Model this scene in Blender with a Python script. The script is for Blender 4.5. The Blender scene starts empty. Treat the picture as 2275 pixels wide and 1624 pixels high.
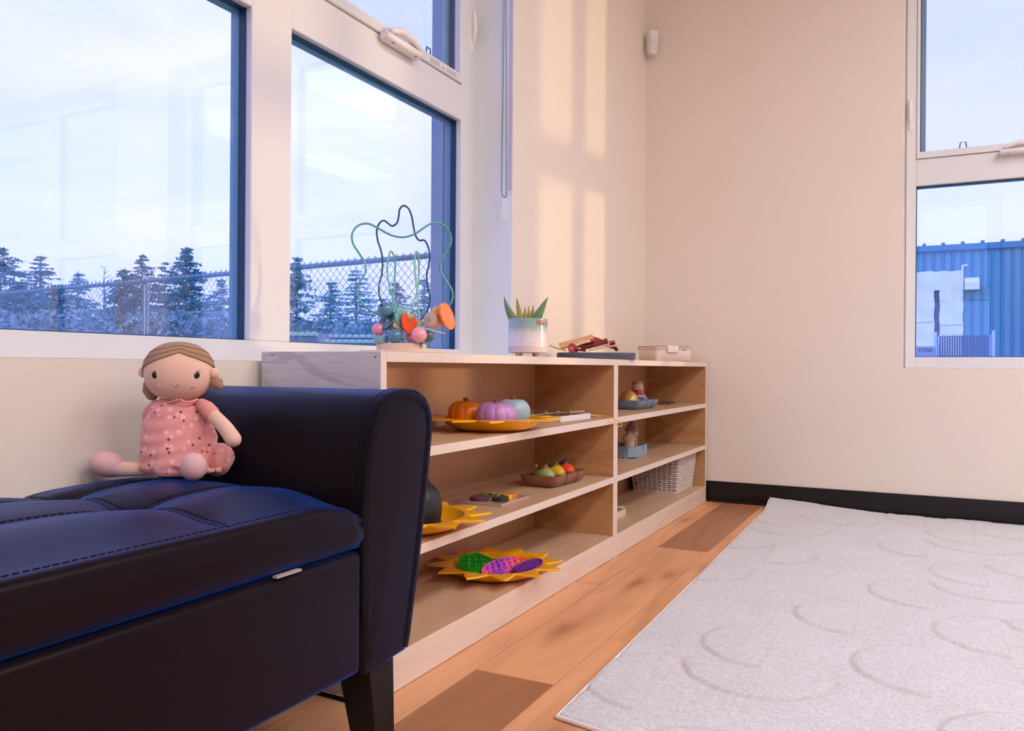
import bpy, bmesh, math, random
import numpy as np
from mathutils import Vector, Matrix

random.seed(7)
rng = np.random.default_rng(7)
PI = math.pi
scene = bpy.context.scene
C = scene.collection

# ------------------------------------------------------------------ camera
CAM_Z = 0.5838
F_PX, CX, CY = 1792.11, 1137.5, 815.70
YAW, ROLL = math.radians(26.8225), math.radians(0.3991)
cam_d = bpy.data.cameras.new('camera')
cam = bpy.data.objects.new('camera', cam_d)
C.objects.link(cam)
cam.location = (0, 0, CAM_Z)
cam.rotation_euler = (Matrix.Rotation(YAW, 3, 'Z') @ Matrix.Rotation(PI / 2, 3, 'X') @ Matrix.Rotation(ROLL, 3, 'Z')).to_euler()
cam_d.sensor_width = 36.0
cam_d.lens = 36.0 * F_PX / 2275.0
cam_d.shift_y = (CY - 812.0) / 2275.0
cam_d.clip_start, cam_d.clip_end = 0.02, 400
scene.camera = cam

# ------------------------------------------------------------------ world
world = bpy.data.worlds.new('sky')
scene.world = world
world.use_nodes = True
nt = world.node_tree
nt.nodes.clear()
n_out = nt.nodes.new('ShaderNodeOutputWorld')
n_bg = nt.nodes.new('ShaderNodeBackground')
n_tc = nt.nodes.new('ShaderNodeTexCoord')
n_map = nt.nodes.new('ShaderNodeMapping')
n_noise = nt.nodes.new('ShaderNodeTexNoise')
n_ramp = nt.nodes.new('ShaderNodeValToRGB')
n_map.inputs['Scale'].default_value = (1.0, 1.0, 3.2)
n_noise.inputs['Scale'].default_value = 2.6
n_noise.inputs['Detail'].default_value = 7
n_noise.inputs['Roughness'].default_value = 0.55
n_noise.inputs['Distortion'].default_value = 0.6
n_ramp.color_ramp.elements[0].position = 0.36
n_ramp.color_ramp.elements[0].color = (0.76, 0.90, 2.10, 1)
n_ramp.color_ramp.elements[1].position = 0.66
n_ramp.color_ramp.elements[1].color = (0.98, 1.05, 2.25, 1)
nt.links.new(n_tc.outputs['Generated'], n_map.inputs['Vector'])
nt.links.new(n_map.outputs['Vector'], n_noise.inputs['Vector'])
nt.links.new(n_noise.outputs['Fac'], n_ramp.inputs['Fac'])
nt.links.new(n_ramp.outputs['Color'], n_bg.inputs['Color'])
n_bg.inputs['Strength'].default_value = 1.0
nt.links.new(n_bg.outputs['Background'], n_out.inputs['Surface'])

# low evening sun coming in through the windows of the back wall
sun_d = bpy.data.lights.new('sun', 'SUN')
sun_d.energy = 1.15
sun_d.color = (1.0, 0.70, 0.36)
sun_d.angle = math.radians(1.6)
sun = bpy.data.objects.new('sun', sun_d)
C.objects.link(sun)
SUN_DIR = Vector((-1.98, -1.0, -0.09)).normalized()
sun.rotation_euler = SUN_DIR.to_track_quat('-Z', 'Y').to_euler()
sun.location = (6, 12, 4)

PANEL_STRENGTH = 15.5
PANEL_COLOR = (1.0, 0.97, 0.97)
SPOT_STRENGTH = 0.0

scene.view_settings.view_transform = 'Standard'
scene.view_settings.look = 'None'
scene.view_settings.exposure = 0.0
scene.view_settings.gamma = 1.0
scene.view_settings.use_curve_mapping = False
scene.cycles.adaptive_threshold = 0.03
scene.cycles.max_bounces = 7
scene.cycles.diffuse_bounces = 4
scene.cycles.glossy_bounces = 3
scene.cycles.transmission_bounces = 4
scene.cycles.transparent_max_bounces = 12
scene.cycles.caustics_reflective = False
scene.cycles.caustics_refractive = False


# ------------------------------------------------------------------ measuring helper
def ray(px, py):
    u, v = (px - CX) / F_PX, (py - CY) / F_PX
    c, s = math.cos(ROLL), math.sin(ROLL)
    u, v = u * c + v * s, -u * s + v * c
    return Vector((-math.sin(YAW) + u * math.cos(YAW), math.cos(YAW) + u * math.sin(YAW), -v))


def at(px, py, x=None, y=None, z=None, D=None):
    """World point seen at a picture position, on a known plane or at a known depth."""
    d = ray(px, py)
    o = Vector((0, 0, CAM_Z))
    if D is not None:
        t = D
    elif x is not None:
        t = x / d.x
    elif y is not None:
        t = y / d.y
    else:
        t = (z - CAM_Z) / d.z
    return o + d * t


RIGHT = Vector((math.cos(YAW), math.sin(YAW), 0))
FWD = Vector((-math.sin(YAW), math.cos(YAW), 0))
UP = Vector((0, 0, 1))
CAMROT = Matrix((RIGHT, FWD, UP)).transposed()   # local x right, y away, z up


# ------------------------------------------------------------------ materials
def newmat(name):
    m = bpy.data.materials.new(name)
    m.use_nodes = True
    t = m.node_tree
    b = t.nodes['Principled BSDF']
    return m, t, b


def N(t, kind, **kw):
    n = t.nodes.new(kind)
    for k, v in kw.items():
        if k in n.inputs:
            n.inputs[k].default_value = v
        else:
            setattr(n, k, v)
    return n


def bump(t, b, height_socket, strength=0.2, dist=0.002):
    bn = N(t, 'ShaderNodeBump')
    bn.inputs['Strength'].default_value = strength
    bn.inputs['Distance'].default_value = dist
    t.links.new(height_socket, bn.inputs['Height'])
    t.links.new(bn.outputs['Normal'], b.inputs['Normal'])


def plain(name, col, rough=0.5, spec=0.5, metal=0.0, noise=0.06, nscale=30.0, bmp=0.0, bscale=200.0, sheen=0.0,
          coat=0.0, alpha=1.0, trans=0.0):
    m, t, b = newmat(name)
    tc = N(t, 'ShaderNodeTexCoord')
    ns = N(t, 'ShaderNodeTexNoise', Scale=nscale, Detail=3.0)
    t.links.new(tc.outputs['Object'], ns.inputs['Vector'])
    mix = N(t, 'ShaderNodeMix', data_type='RGBA')
    mix.inputs['A'].default_value = (*[max(0, c * (1 - noise)) for c in col], 1)
    mix.inputs['B'].default_value = (*[min(1, c * (1 + noise)) for c in col], 1)
    t.links.new(ns.outputs['Fac'], mix.inputs['Factor'])
    t.links.new(mix.outputs['Result'], b.inputs['Base Color'])
    b.inputs['Roughness'].default_value = rough
    b.inputs['Specular IOR Level'].default_value = spec
    b.inputs['Metallic'].default_value = metal
    b.inputs['Coat Weight'].default_value = coat
    b.inputs['Sheen Weight'].default_value = sheen
    b.inputs['Alpha'].default_value = alpha
    b.inputs['Transmission Weight'].default_value = trans
    if bmp:
        n2 = N(t, 'ShaderNodeTexNoise', Scale=bscale, Detail=2.0)
        t.links.new(tc.outputs['Object'], n2.inputs['Vector'])
        bump(t, b, n2.outputs['Fac'], bmp, 0.001)
    return m


def wood(name, light, dark, stretch=(1, 1, 1), scale=6.0, rings=3.0, rough=0.45, distort=3.0, amount=0.6, knots=0.0):
    """Grain as stretched noise and warped bands in object space."""
    m, t, b = newmat(name)
    tc = N(t, 'ShaderNodeTexCoord')
    mp = N(t, 'ShaderNodeMapping')
    mp.inputs['Scale'].default_value = stretch
    t.links.new(tc.outputs['Object'], mp.inputs['Vector'])
    n1 = N(t, 'ShaderNodeTexNoise', Scale=scale, Detail=4.0, Distortion=0.8)
    t.links.new(mp.outputs['Vector'], n1.inputs['Vector'])
    mul = N(t, 'ShaderNodeMath', operation='MULTIPLY')
    mul.inputs[1].default_value = rings * 6.28
    t.links.new(n1.outputs['Fac'], mul.inputs[0])
    sn = N(t, 'ShaderNodeMath', operation='SINE')
    t.links.new(mul.outputs[0], sn.inputs[0])
    rg = N(t, 'ShaderNodeMapRange')
    rg.inputs['From Min'].default_value = 0.2
    rg.inputs['From Max'].default_value = 1.0
    t.links.new(sn.outputs[0], rg.inputs['Value'])
    fine = N(t, 'ShaderNodeTexNoise', Scale=scale * 14, Detail=3.0)
    mp2 = N(t, 'ShaderNodeMapping')
    mp2.inputs['Scale'].default_value = [s ** 1.6 for s in stretch]
    t.links.new(tc.outputs['Object'], mp2.inputs['Vector'])
    t.links.new(mp2.outputs['Vector'], fine.inputs['Vector'])
    ad = N(t, 'ShaderNodeMath', operation='MULTIPLY_ADD')
    ad.inputs[1].default_value = 0.55
    t.links.new(rg.outputs['Result'], ad.inputs[0])
    t.links.new(fine.outputs['Fac'], ad.inputs[2])
    am = N(t, 'ShaderNodeMath', operation='MULTIPLY', use_clamp=True)
    am.inputs[1].default_value = amount
    t.links.new(ad.outputs[0], am.inputs[0])
    mix = N(t, 'ShaderNodeMix', data_type='RGBA')
    mix.inputs['A'].default_value = (*light, 1)
    mix.inputs['B'].default_value = (*dark, 1)
    t.links.new(am.outputs[0], mix.inputs['Factor'])
    t.links.new(mix.outputs['Result'], b.inputs['Base Color'])
    b.inputs['Roughness'].default_value = rough
    bump(t, b, fine.outputs['Fac'], 0.08, 0.0006)
    return m


def floor_wood(name):
    """Oak board: object colour sets the tone, object random shifts the grain."""
    m, t, b = newmat(name)
    tc = N(t, 'ShaderNodeTexCoord')
    oi = N(t, 'ShaderNodeObjectInfo')
    sh = N(t, 'ShaderNodeVectorMath', operation='SCALE')
    sh.inputs[0].default_value = (7.3, 13.1, 5.7)
    t.links.new(oi.outputs['Random'], sh.inputs['Scale'])
    ad = N(t, 'ShaderNodeVectorMath', operation='ADD')
    t.links.new(tc.outputs['Object'], ad.inputs[0])
    t.links.new(sh.outputs[0], ad.inputs[1])
    mp = N(t, 'ShaderNodeMapping')
    mp.inputs['Scale'].default_value = (9.0, 1.3, 1.0)
    t.links.new(ad.outputs[0], mp.inputs['Vector'])
    n1 = N(t, 'ShaderNodeTexNoise', Scale=1.4, Detail=5.0, Roughness=0.6, Distortion=1.2)
    t.links.new(mp.outputs['Vector'], n1.inputs['Vector'])
    mp2 = N(t, 'ShaderNodeMapping')
    mp2.inputs['Scale'].default_value = (60.0, 3.0, 1.0)
    t.links.new(ad.outputs[0], mp2.inputs['Vector'])
    n2 = N(t, 'ShaderNodeTexNoise', Scale=2.5, Detail=4.0, Roughness=0.6)
    t.links.new(mp2.outputs['Vector'], n2.inputs['Vector'])
    # knots
    mk = N(t, 'ShaderNodeMapping')
    mk.inputs['Scale'].default_value = (7.0, 2.6, 1.0)
    t.links.new(ad.outputs[0], mk.inputs['Vector'])
    wn = N(t, 'ShaderNodeTexNoise', Scale=1.6, Detail=3.0)
    t.links.new(mk.outputs['Vector'], wn.inputs['Vector'])
    mxv = N(t, 'ShaderNodeMix', data_type='VECTOR')
    mxv.inputs['Factor'].default_value = 0.28
    t.links.new(mk.outputs['Vector'], mxv.inputs['A'])
    t.links.new(wn.outputs['Color'], mxv.inputs['B'])
    vo = N(t, 'ShaderNodeTexVoronoi', Scale=0.62)
    vo.voronoi_dimensions = '2D'
    t.links.new(mxv.outputs['Result'], vo.inputs['Vector'])
    kr = N(t, 'ShaderNodeMapRange')
    kr.inputs['From Min'].default_value = 0.02
    kr.inputs['From Max'].default_value = 0.22
    kr.inputs['To Min'].default_value = 1.0
    kr.inputs['To Max'].default_value = 0.0
    t.links.new(vo.outputs['Distance'], kr.inputs['Value'])
    kp = N(t, 'ShaderNodeMath', operation='POWER')
    kp.inputs[1].default_value = 2.6
    t.links.new(kr.outputs['Result'], kp.inputs[0])
    r1 = N(t, 'ShaderNodeMapRange')
    r1.inputs['From Min'].default_value = 0.42
    r1.inputs['From Max'].default_value = 0.72
    t.links.new(n1.outputs['Fac'], r1.inputs['Value'])
    # combine factors
    f1 = N(t, 'ShaderNodeMath', operation='MULTIPLY')
    f1.inputs[1].default_value = 0.30
    t.links.new(r1.outputs['Result'], f1.inputs[0])
    f2 = N(t, 'ShaderNodeMath', operation='MULTIPLY_ADD')
    f2.inputs[1].default_value = 0.20
    t.links.new(n2.outputs['Fac'], f2.inputs[0])
    t.links.new(f1.outputs[0], f2.inputs[2])
    f3 = N(t, 'ShaderNodeMath', operation='MULTIPLY_ADD', use_clamp=True)
    f3.inputs[1].default_value = 0.48
    t.links.new(kp.outputs[0], f3.inputs[0])
    t.links.new(f2.outputs[0], f3.inputs[2])
    dk = N(t, 'ShaderNodeMix', data_type='RGBA', blend_type='MULTIPLY')
    dk.inputs['Factor'].default_value = 1.0
    dk.inputs['B'].default_value = (0.34, 0.24, 0.18, 1)
    t.links.new(oi.outputs['Color'], dk.inputs['A'])
    mix = N(t, 'ShaderNodeMix', data_type='RGBA')
    t.links.new(f3.outputs[0], mix.inputs['Factor'])
    t.links.new(oi.outputs['Color'], mix.inputs['A'])
    t.links.new(dk.outputs['Result'], mix.inputs['B'])
    t.links.new(mix.outputs['Result'], b.inputs['Base Color'])
    b.inputs['Roughness'].default_value = 0.42
    b.inputs['Specular IOR Level'].default_value = 0.4
    bump(t, b, n2.outputs['Fac'], 0.10, 0.0008)
    return m


def glass_mat(name, tint=(1, 1, 1), base=0.06):
    m = bpy.data.materials.new(name)
    m.use_nodes = True
    t = m.node_tree
    t.nodes.clear()
    out = N(t, 'ShaderNodeOutputMaterial')
    tr = N(t, 'ShaderNodeBsdfTransparent')
    tr.inputs['Color'].default_value = (*tint, 1)
    gl = N(t, 'ShaderNodeBsdfGlossy')
    gl.inputs['Roughness'].default_value = 0.0
    lw = N(t, 'ShaderNodeLayerWeight')
    lw.inputs['Blend'].default_value = 0.5
    pw = N(t, 'ShaderNodeMath', operation='POWER')
    pw.inputs[1].default_value = 5.0
    t.links.new(lw.outputs['Facing'], pw.inputs[0])
    ma = N(t, 'ShaderNodeMath', operation='MULTIPLY_ADD', use_clamp=True)
    ma.inputs[1].default_value = 1 - base
    ma.inputs[2].default_value = base
    t.links.new(pw.outputs[0], ma.inputs[0])
    mx = N(t, 'ShaderNodeMixShader')
    t.links.new(ma.outputs[0], mx.inputs['Fac'])
    t.links.new(tr.outputs[0], mx.inputs[1])
    t.links.new(gl.outputs[0], mx.inputs[2])
    t.links.new(mx.outputs[0], out.inputs['Surface'])
    return m


def veil_mat(name, col, opacity, scale=900.0):
    """Fine open weave: part cloth, part see-through."""
    m = bpy.data.materials.new(name)
    m.use_nodes = True
    t = m.node_tree
    b = t.nodes['Principled BSDF']
    b.inputs['Base Color'].default_value = (*col, 1)
    b.inputs['Roughness'].default_value = 0.8
    tc = N(t, 'ShaderNodeTexCoord')
    ns = N(t, 'ShaderNodeTexNoise', Scale=scale)
    t.links.new(tc.outputs['Object'], ns.inputs['Vector'])
    rg = N(t, 'ShaderNodeMapRange')
    rg.inputs['To Min'].default_value = opacity * 0.8
    rg.inputs['To Max'].default_value = opacity * 1.2
    t.links.new(ns.outputs['Fac'], rg.inputs['Value'])
    t.links.new(rg.outputs['Result'], b.inputs['Alpha'])
    return m


def grad_mat(name, stops, axis='Z', lo=0.0, hi=0.1, rough=0.35, coat=0.0, noise=0.0):
    """Colour running along one object axis (glaze, dye)."""
    m, t, b = newmat(name)
    tc = N(t, 'ShaderNodeTexCoord')
    sp = N(t, 'ShaderNodeSeparateXYZ')
    t.links.new(tc.outputs['Object'], sp.inputs[0])
    src = sp.outputs[axis]
    if noise:
        nz = N(t, 'ShaderNodeTexNoise', Scale=60.0, Detail=3.0)
        t.links.new(tc.outputs['Object'], nz.inputs['Vector'])
        ma = N(t, 'ShaderNodeMath', operation='MULTIPLY_ADD')
        ma.inputs[1].default_value = noise
        t.links.new(nz.outputs['Fac'], ma.inputs[0])
        t.links.new(src, ma.inputs[2])
        src = ma.outputs[0]
    rg = N(t, 'ShaderNodeMapRange')
    rg.inputs['From Min'].default_value = lo
    rg.inputs['From Max'].default_value = hi
    t.links.new(src, rg.inputs['Value'])
    cr = N(t, 'ShaderNodeValToRGB')
    el = cr.color_ramp.elements
    while len(el) < len(stops):
        el.new(0.5)
    for e, (p, c) in zip(el, stops):
        e.position = p
        e.color = (*c, 1)
    t.links.new(rg.outputs['Result'], cr.inputs['Fac'])
    t.links.new(cr.outputs['Color'], b.inputs['Base Color'])
    b.inputs['Roughness'].default_value = rough
    b.inputs['Coat Weight'].default_value = coat
    return m


def leather_mat(name, col, rough=0.42):
    m, t, b = newmat(name)
    tc = N(t, 'ShaderNodeTexCoord')
    vo = N(t, 'ShaderNodeTexVoronoi', Scale=420.0)
    t.links.new(tc.outputs['Object'], vo.inputs['Vector'])
    ns = N(t, 'ShaderNodeTexNoise', Scale=14.0, Detail=4.0)
    t.links.new(tc.outputs['Object'], ns.inputs['Vector'])
    mix = N(t, 'ShaderNodeMix', data_type='RGBA')
    mix.inputs['A'].default_value = (*[c * 0.85 for c in col], 1)
    mix.inputs['B'].default_value = (*[c * 1.15 for c in col], 1)
    t.links.new(ns.outputs['Fac'], mix.inputs['Factor'])
    t.links.new(mix.outputs['Result'], b.inputs['Base Color'])
    b.inputs['Roughness'].default_value = rough
    b.inputs['Specular IOR Level'].default_value = 0.08
    b.inputs['Sheen Weight'].default_value = 0.55
    b.inputs['Sheen Roughness'].default_value = 0.34
    b.inputs['Sheen Tint'].default_value = (0.03, 0.25, 1.0, 1)  # blue tint stands in for sky reflected in the leather
    bump(t, b, vo.outputs['Distance'], 0.16, 0.0006)
    return m


def dress_mat(name):
    m, t, b = newmat(name)
    tc = N(t, 'ShaderNodeTexCoord')
    base = (0.80, 0.32, 0.30)
    v1 = N(t, 'ShaderNodeTexVoronoi', Scale=78.0)
    v1.inputs['Randomness'].default_value = 0.7
    t.links.new(tc.outputs['Object'], v1.inputs['Vector'])
    r1 = N(t, 'ShaderNodeMapRange')
    r1.inputs['From Min'].default_value = 0.26
    r1.inputs['From Max'].default_value = 0.33
    r1.inputs['To Min'].default_value = 0.55
    r1.inputs['To Max'].default_value = 0.0
    t.links.new(v1.outputs['Distance'], r1.inputs['Value'])
    mp = N(t, 'ShaderNodeMapping')
    mp.inputs['Location'].default_value = (0.0045, 0.002, 0.005)
    t.links.new(tc.outputs['Object'], mp.inputs['Vector'])
    v2 = N(t, 'ShaderNodeTexVoronoi', Scale=78.0)
    v2.inputs['Randomness'].default_value = 0.7
    t.links.new(mp.outputs['Vector'], v2.inputs['Vector'])
    r2 = N(t, 'ShaderNodeMapRange')
    r2.inputs['From Min'].default_value = 0.13
    r2.inputs['From Max'].default_value = 0.18
    r2.inputs['To Min'].default_value = 1.0
    r2.inputs['To Max'].default_value = 0.0
    t.links.new(v2.outputs['Distance'], r2.inputs['Value'])
    m1 = N(t, 'ShaderNodeMix', data_type='RGBA')
    m1.inputs['A'].default_value = (*base, 1)
    m1.inputs['B'].default_value = (0.90, 0.66, 0.64, 1)
    t.links.new(r1.outputs['Result'], m1.inputs['Factor'])
    m2 = N(t, 'ShaderNodeMix', data_type='RGBA')
    m2.inputs['B'].default_value = (0.16, 0.03, 0.03, 1)
    t.links.new(m1.outputs['Result'], m2.inputs['A'])
    t.links.new(r2.outputs['Result'], m2.inputs['Factor'])
    t.links.new(m2.outputs['Result'], b.inputs['Base Color'])
    b.inputs['Roughness'].default_value = 0.85
    b.inputs['Sheen Weight'].default_value = 0.3
    ns = N(t, 'ShaderNodeTexNoise', Scale=500.0)
    t.links.new(tc.outputs['Object'], ns.inputs['Vector'])
    bump(t, b, ns.outputs['Fac'], 0.2, 0.001)
    return m


M = {}
M['wall'] = plain('wall_paint', (0.83, 0.745, 0.65), 0.7, 0.25, noise=0.015, nscale=3.0, bmp=0.05, bscale=260)
M['ceiling'] = plain('ceiling_paint', (0.84, 0.80, 0.75), 0.8, 0.2, noise=0.01)
M['vinyl'] = plain('white_vinyl', (0.75, 0.755, 0.765), 0.32, 0.5, noise=0.01)
M['seam'] = plain('dull_brown', (0.30, 0.22, 0.21), 0.8, 0.1)  # dull brown of the crank screws
M['gasket'] = plain('dark_gasket', (0.012, 0.045, 0.11), 0.5, 0.4)
M['cladding'] = plain('blue_grey_cladding', (0.10, 0.27, 0.42), 0.4, 0.4, noise=0.03)
M['cladding_light'] = plain('pale_blue_cladding', (0.20, 0.40, 0.56), 0.4, 0.4, noise=0.03)
M['glass'] = glass_mat('window_glass')
M['screen'] = veil_mat('insect_screen', (0.35, 0.50, 0.72), 0.06)
M['baseboard'] = plain('black_rubber_base', (0.010, 0.008, 0.009), 0.42, 0.4, noise=0.1)
M['floor'] = floor_wood('oak_planks')
M['birch'] = wood('birch_plywood', (0.70, 0.475, 0.31), (0.50, 0.29, 0.16), (1.0, 0.35, 1.6), 5.0, 2.2, 0.42, amount=0.5)  # boards, toned darker for the shade between shelves
M['birch_edge'] = wood('birch_edge_band', (0.80, 0.67, 0.56), (0.72, 0.56, 0.44), (1.0, 0.25, 1.0), 7.0, 1.4, 0.42, amount=0.35)
M['birch_lit_end'] = wood('birch_lit_end_panel', (0.82, 0.77, 0.73), (0.50, 0.44, 0.40), (0.45, 1.0, 2.2), 4.6, 5.0, 0.4, amount=0.75)  # same plywood, paled to carry the cool light on the near end
M['birch_kick'] = wood('birch_kick_panel', (0.80, 0.67, 0.56), (0.64, 0.50, 0.40), (1.0, 0.30, 2.0), 5.0, 3.0, 0.4, amount=0.5)
M['birch_shaded'] = wood('birch_shaded_panel', (0.60, 0.34, 0.155), (0.42, 0.20, 0.075), (0.6, 1.0, 1.6), 4.2, 4.0, 0.4, amount=0.75)  # same plywood, shade on the inner sides put into the colour
M['birch_vert'] = wood('birch_back_panel', (0.68, 0.43, 0.25), (0.47, 0.255, 0.125), (1.0, 3.6, 0.4), 5.0, 1.6, 0.45, amount=0.5)  # back panel, shade inside the shelves put into a deeper tone
M['leather'] = leather_mat('dark_brown_leather', (0.0095, 0.0040, 0.0040), 0.36)
M['thread'] = plain('dark_thread', (0.006, 0.004, 0.006), 0.8, 0.2)
M['band'] = leather_mat('leather_binding', (0.007, 0.004, 0.005), 0.45)
M['black_wood'] = plain('black_lacquer', (0.006, 0.005, 0.006), 0.5, 0.3)
M['tag'] = plain('grey_cloth_tag', (0.42, 0.33, 0.33), 0.8, 0.2)
M['black_cable'] = plain('black_cable', (0.004, 0.003, 0.003), 0.5, 0.3)
M['rug'] = None
M['skin'] = plain('doll_cloth_skin', (0.83, 0.55, 0.43), 0.9, 0.15, noise=0.03, bmp=0.15, bscale=500, sheen=0.25)
M['shoe'] = plain('lilac_pink_cloth', (0.74, 0.45, 0.46), 0.9, 0.15, noise=0.05, bmp=0.15, bscale=500, sheen=0.25)
M['dress'] = dress_mat('pink_print_cotton')
M['pink_trim'] = plain('pink_cotton', (0.80, 0.33, 0.30), 0.85, 0.15, noise=0.03)
M['hair'] = plain('tan_ribbed_cloth', (0.40, 0.245, 0.155), 0.9, 0.15, noise=0.12, nscale=120, bmp=0.3, bscale=420)
M['hair_seam'] = plain('brown_thread', (0.20, 0.10, 0.055), 0.9, 0.1)
M['black'] = plain('black_embroidery', (0.006, 0.006, 0.010), 0.35, 0.5)
M['white'] = plain('white_plastic', (0.82, 0.80, 0.79), 0.35, 0.5, noise=0.01)


def mat(name, col, rough=0.4, **kw):
    if name not in M:
        M[name] = plain(name, col, rough, **kw)
    return M[name]


# ------------------------------------------------------------------ mesh builder
class MB:
    def __init__(self):
        self.v, self.f = [], []

    def add(self, verts, faces, T=None):
        o = len(self.v)
        for p in verts:
            p = Vector(p)
            self.v.append(T @ p if T is not None else p)
        self.f += [tuple(i + o for i in q) for q in faces]
        return self

    def box(self, lo, hi, T=None):
        x0, y0, z0 = lo
        x1, y1, z1 = hi
        vs = [(x0, y0, z0), (x1, y0, z0), (x1, y1, z0), (x0, y1, z0), (x0, y0, z1), (x1, y0, z1), (x1, y1, z1), (x0, y1, z1)]
        fs = [(3, 2, 1, 0), (4, 5, 6, 7), (0, 1, 5, 4), (1, 2, 6, 5), (2, 3, 7, 6), (3, 0, 4, 7)]
        return self.add(vs, fs, T)

    def rbox(self, lo, hi, r=0.003, seg=2, T=None):
        bm = bmesh.new()
        bmesh.ops.create_cube(bm, size=1.0)
        for v in bm.verts:
            v.co = Vector(((lo[0] + hi[0]) / 2 + v.co.x * (hi[0] - lo[0]), (lo[1] + hi[1]) / 2 + v.co.y * (hi[1] - lo[1]),
                           (lo[2] + hi[2]) / 2 + v.co.z * (hi[2] - lo[2])))
        bmesh.ops.bevel(bm, geom=list(bm.edges), offset=r, segments=seg, affect='EDGES', profile=0.5, clamp_overlap=True)
        bm.verts.index_update()
        self.add([v.co.copy() for v in bm.verts], [tuple(v.index for v in f.verts) for f in bm.faces], T)
        bm.free()
        return self

    def tube(self, path, r, n=8, closed=False, cap=True, flat=None):
        P = [Vector(p) for p in path]
        k = len(P)
        rs = list(r) if hasattr(r, '__len__') else [r] * k
        o = len(self.v)
        prev = None
        for i in range(k):
            if closed:
                tan = P[(i + 1) % k] - P[i - 1]
            else:
                tan = P[min(i + 1, k - 1)] - P[max(i - 1, 0)]
            if tan.length < 1e-9:
                tan = Vector((0, 0, 1))
            tan.normalize()
            if prev is None:
                a = Vector((0, 0, 1)) if abs(tan.z) < 0.9 else Vector((1, 0, 0))
                nrm = (a - tan * a.dot(tan)).normalized()
            else:
                nrm = prev - tan * prev.dot(tan)
                nrm = nrm.normalized() if nrm.length > 1e-6 else prev
            prev = nrm
            bi = tan.cross(nrm)
            for j in range(n):
                a = 2 * PI * j / n
                fl = flat if flat else 1.0
                self.v.append(P[i] + nrm * (math.cos(a) * rs[i] * fl) + bi * (math.sin(a) * rs[i]))
        m = k if closed else k - 1
        for i in range(m):
            i2 = (i + 1) % k
            for j in range(n):
                j2 = (j + 1) % n
                self.f.append((o + i * n + j, o + i * n + j2, o + i2 * n + j2, o + i2 * n + j))
        if cap and not closed:
            self.f.append(tuple(o + j for j in reversed(range(n))))
            self.f.append(tuple(o + (k - 1) * n + j for j in range(n)))
        return self

    def capsule(self, path, r, n=12, cap_n=4):
        """Tube with rounded ends; r may vary along the path."""
        P = [Vector(p) for p in path]
        rs = list(r) if hasattr(r, '__len__') else [r] * len(P)
        d0 = (P[0] - P[1]).normalized()
        d1 = (P[-1] - P[-2]).normalized()
        pts, rr = [], []
        for i in range(cap_n):
            a = PI / 2 * i / cap_n
            pts.append(P[0] + d0 * (rs[0] * math.cos(a)))
            rr.append(max(rs[0] * math.sin(a), 1e-5))
        pts += P
        rr += rs
        for i in range(1, cap_n + 1):
            a = PI / 2 * i / cap_n
            pts.append(P[-1] + d1 * (rs[-1] * math.sin(a)))
            rr.append(max(rs[-1] * math.cos(a), 1e-5))
        return self.tube(pts, rr, n)

    def lathe(self, prof, n=32, c=(0, 0, 0), T=None, rfun=None):
        vs, fs = [], []
        k = len(prof)
        for i, (r, z) in enumerate(prof):
            for j in range(n):
                a = 2 * PI * j / n
                q = r * (rfun(a, i / (k - 1)) if rfun else 1.0)
                vs.append((c[0] + q * math.cos(a), c[1] + q * math.sin(a), c[2] + z))
        for i in range(k - 1):
            for j in range(n):
                j2 = (j + 1) % n
                fs.append((i * n + j, i * n + j2, (i + 1) * n + j2, (i + 1) * n + j))
        if prof[0][0] > 1e-6:
            fs.append(tuple(reversed(range(n))))
        if prof[-1][0] > 1e-6:
            fs.append(tuple((k - 1) * n + j for j in range(n)))
        return self.add(vs, fs, T)

    def ell(self, c, r, nu=20, nv=12, R=None, e=1.0):
        vs, fs = [], []
        for i in range(nv + 1):
            th = PI * i / nv
            for j in range(nu):
                ph = 2 * PI * j / nu
                f = lambda q: math.copysign(abs(q) ** e, q)
                p = Vector((r[0] * f(math.sin(th)) * f(math.cos(ph)), r[1] * f(math.sin(th)) * f(math.sin(ph)), r[2] * f(math.cos(th))))
                if R is not None:
                    p = R @ p
                vs.append(p + Vector(c))
        for i in range(nv):
            for j in range(nu):
                j2 = (j + 1) % nu
                fs.append((i * nu + j, (i + 1) * nu + j, (i + 1) * nu + j2, i * nu + j2))
        return self.add(vs, fs)

    def prism(self, outline, z0, z1, T=None, bev=0.0):
        """Outline in xy from z0 to z1; bev insets the top and bottom edge."""
        n = len(outline)
        cx = sum(p[0] for p in outline) / n
        cy = sum(p[1] for p in outline) / n
        rings = []
        if bev > 0:
            def sc(p, b):
                d = math.hypot(p[0] - cx, p[1] - cy)
                k = (d - b) / d if d > b else 0.5
                return (cx + (p[0] - cx) * k, cy + (p[1] - cy) * k)
            rings = [([sc(p, bev) for p in outline], z0), (outline, z0 + bev), (outline, z1 - bev), ([sc(p, bev) for p in outline], z1)]
        else:
            rings = [(outline, z0), (outline, z1)]
        vs, fs = [], []
        for ol, z in rings:
            vs += [(p[0], p[1], z) for p in ol]
        for i in range(len(rings) - 1):
            for j in range(n):
                j2 = (j + 1) % n
                fs.append((i * n + j, i * n + j2, (i + 1) * n + j2, (i + 1) * n + j))
        fs.append(tuple(reversed(range(n))))
        fs.append(tuple((len(rings) - 1) * n + j for j in range(n)))
        return self.add(vs, fs, T)

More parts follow.
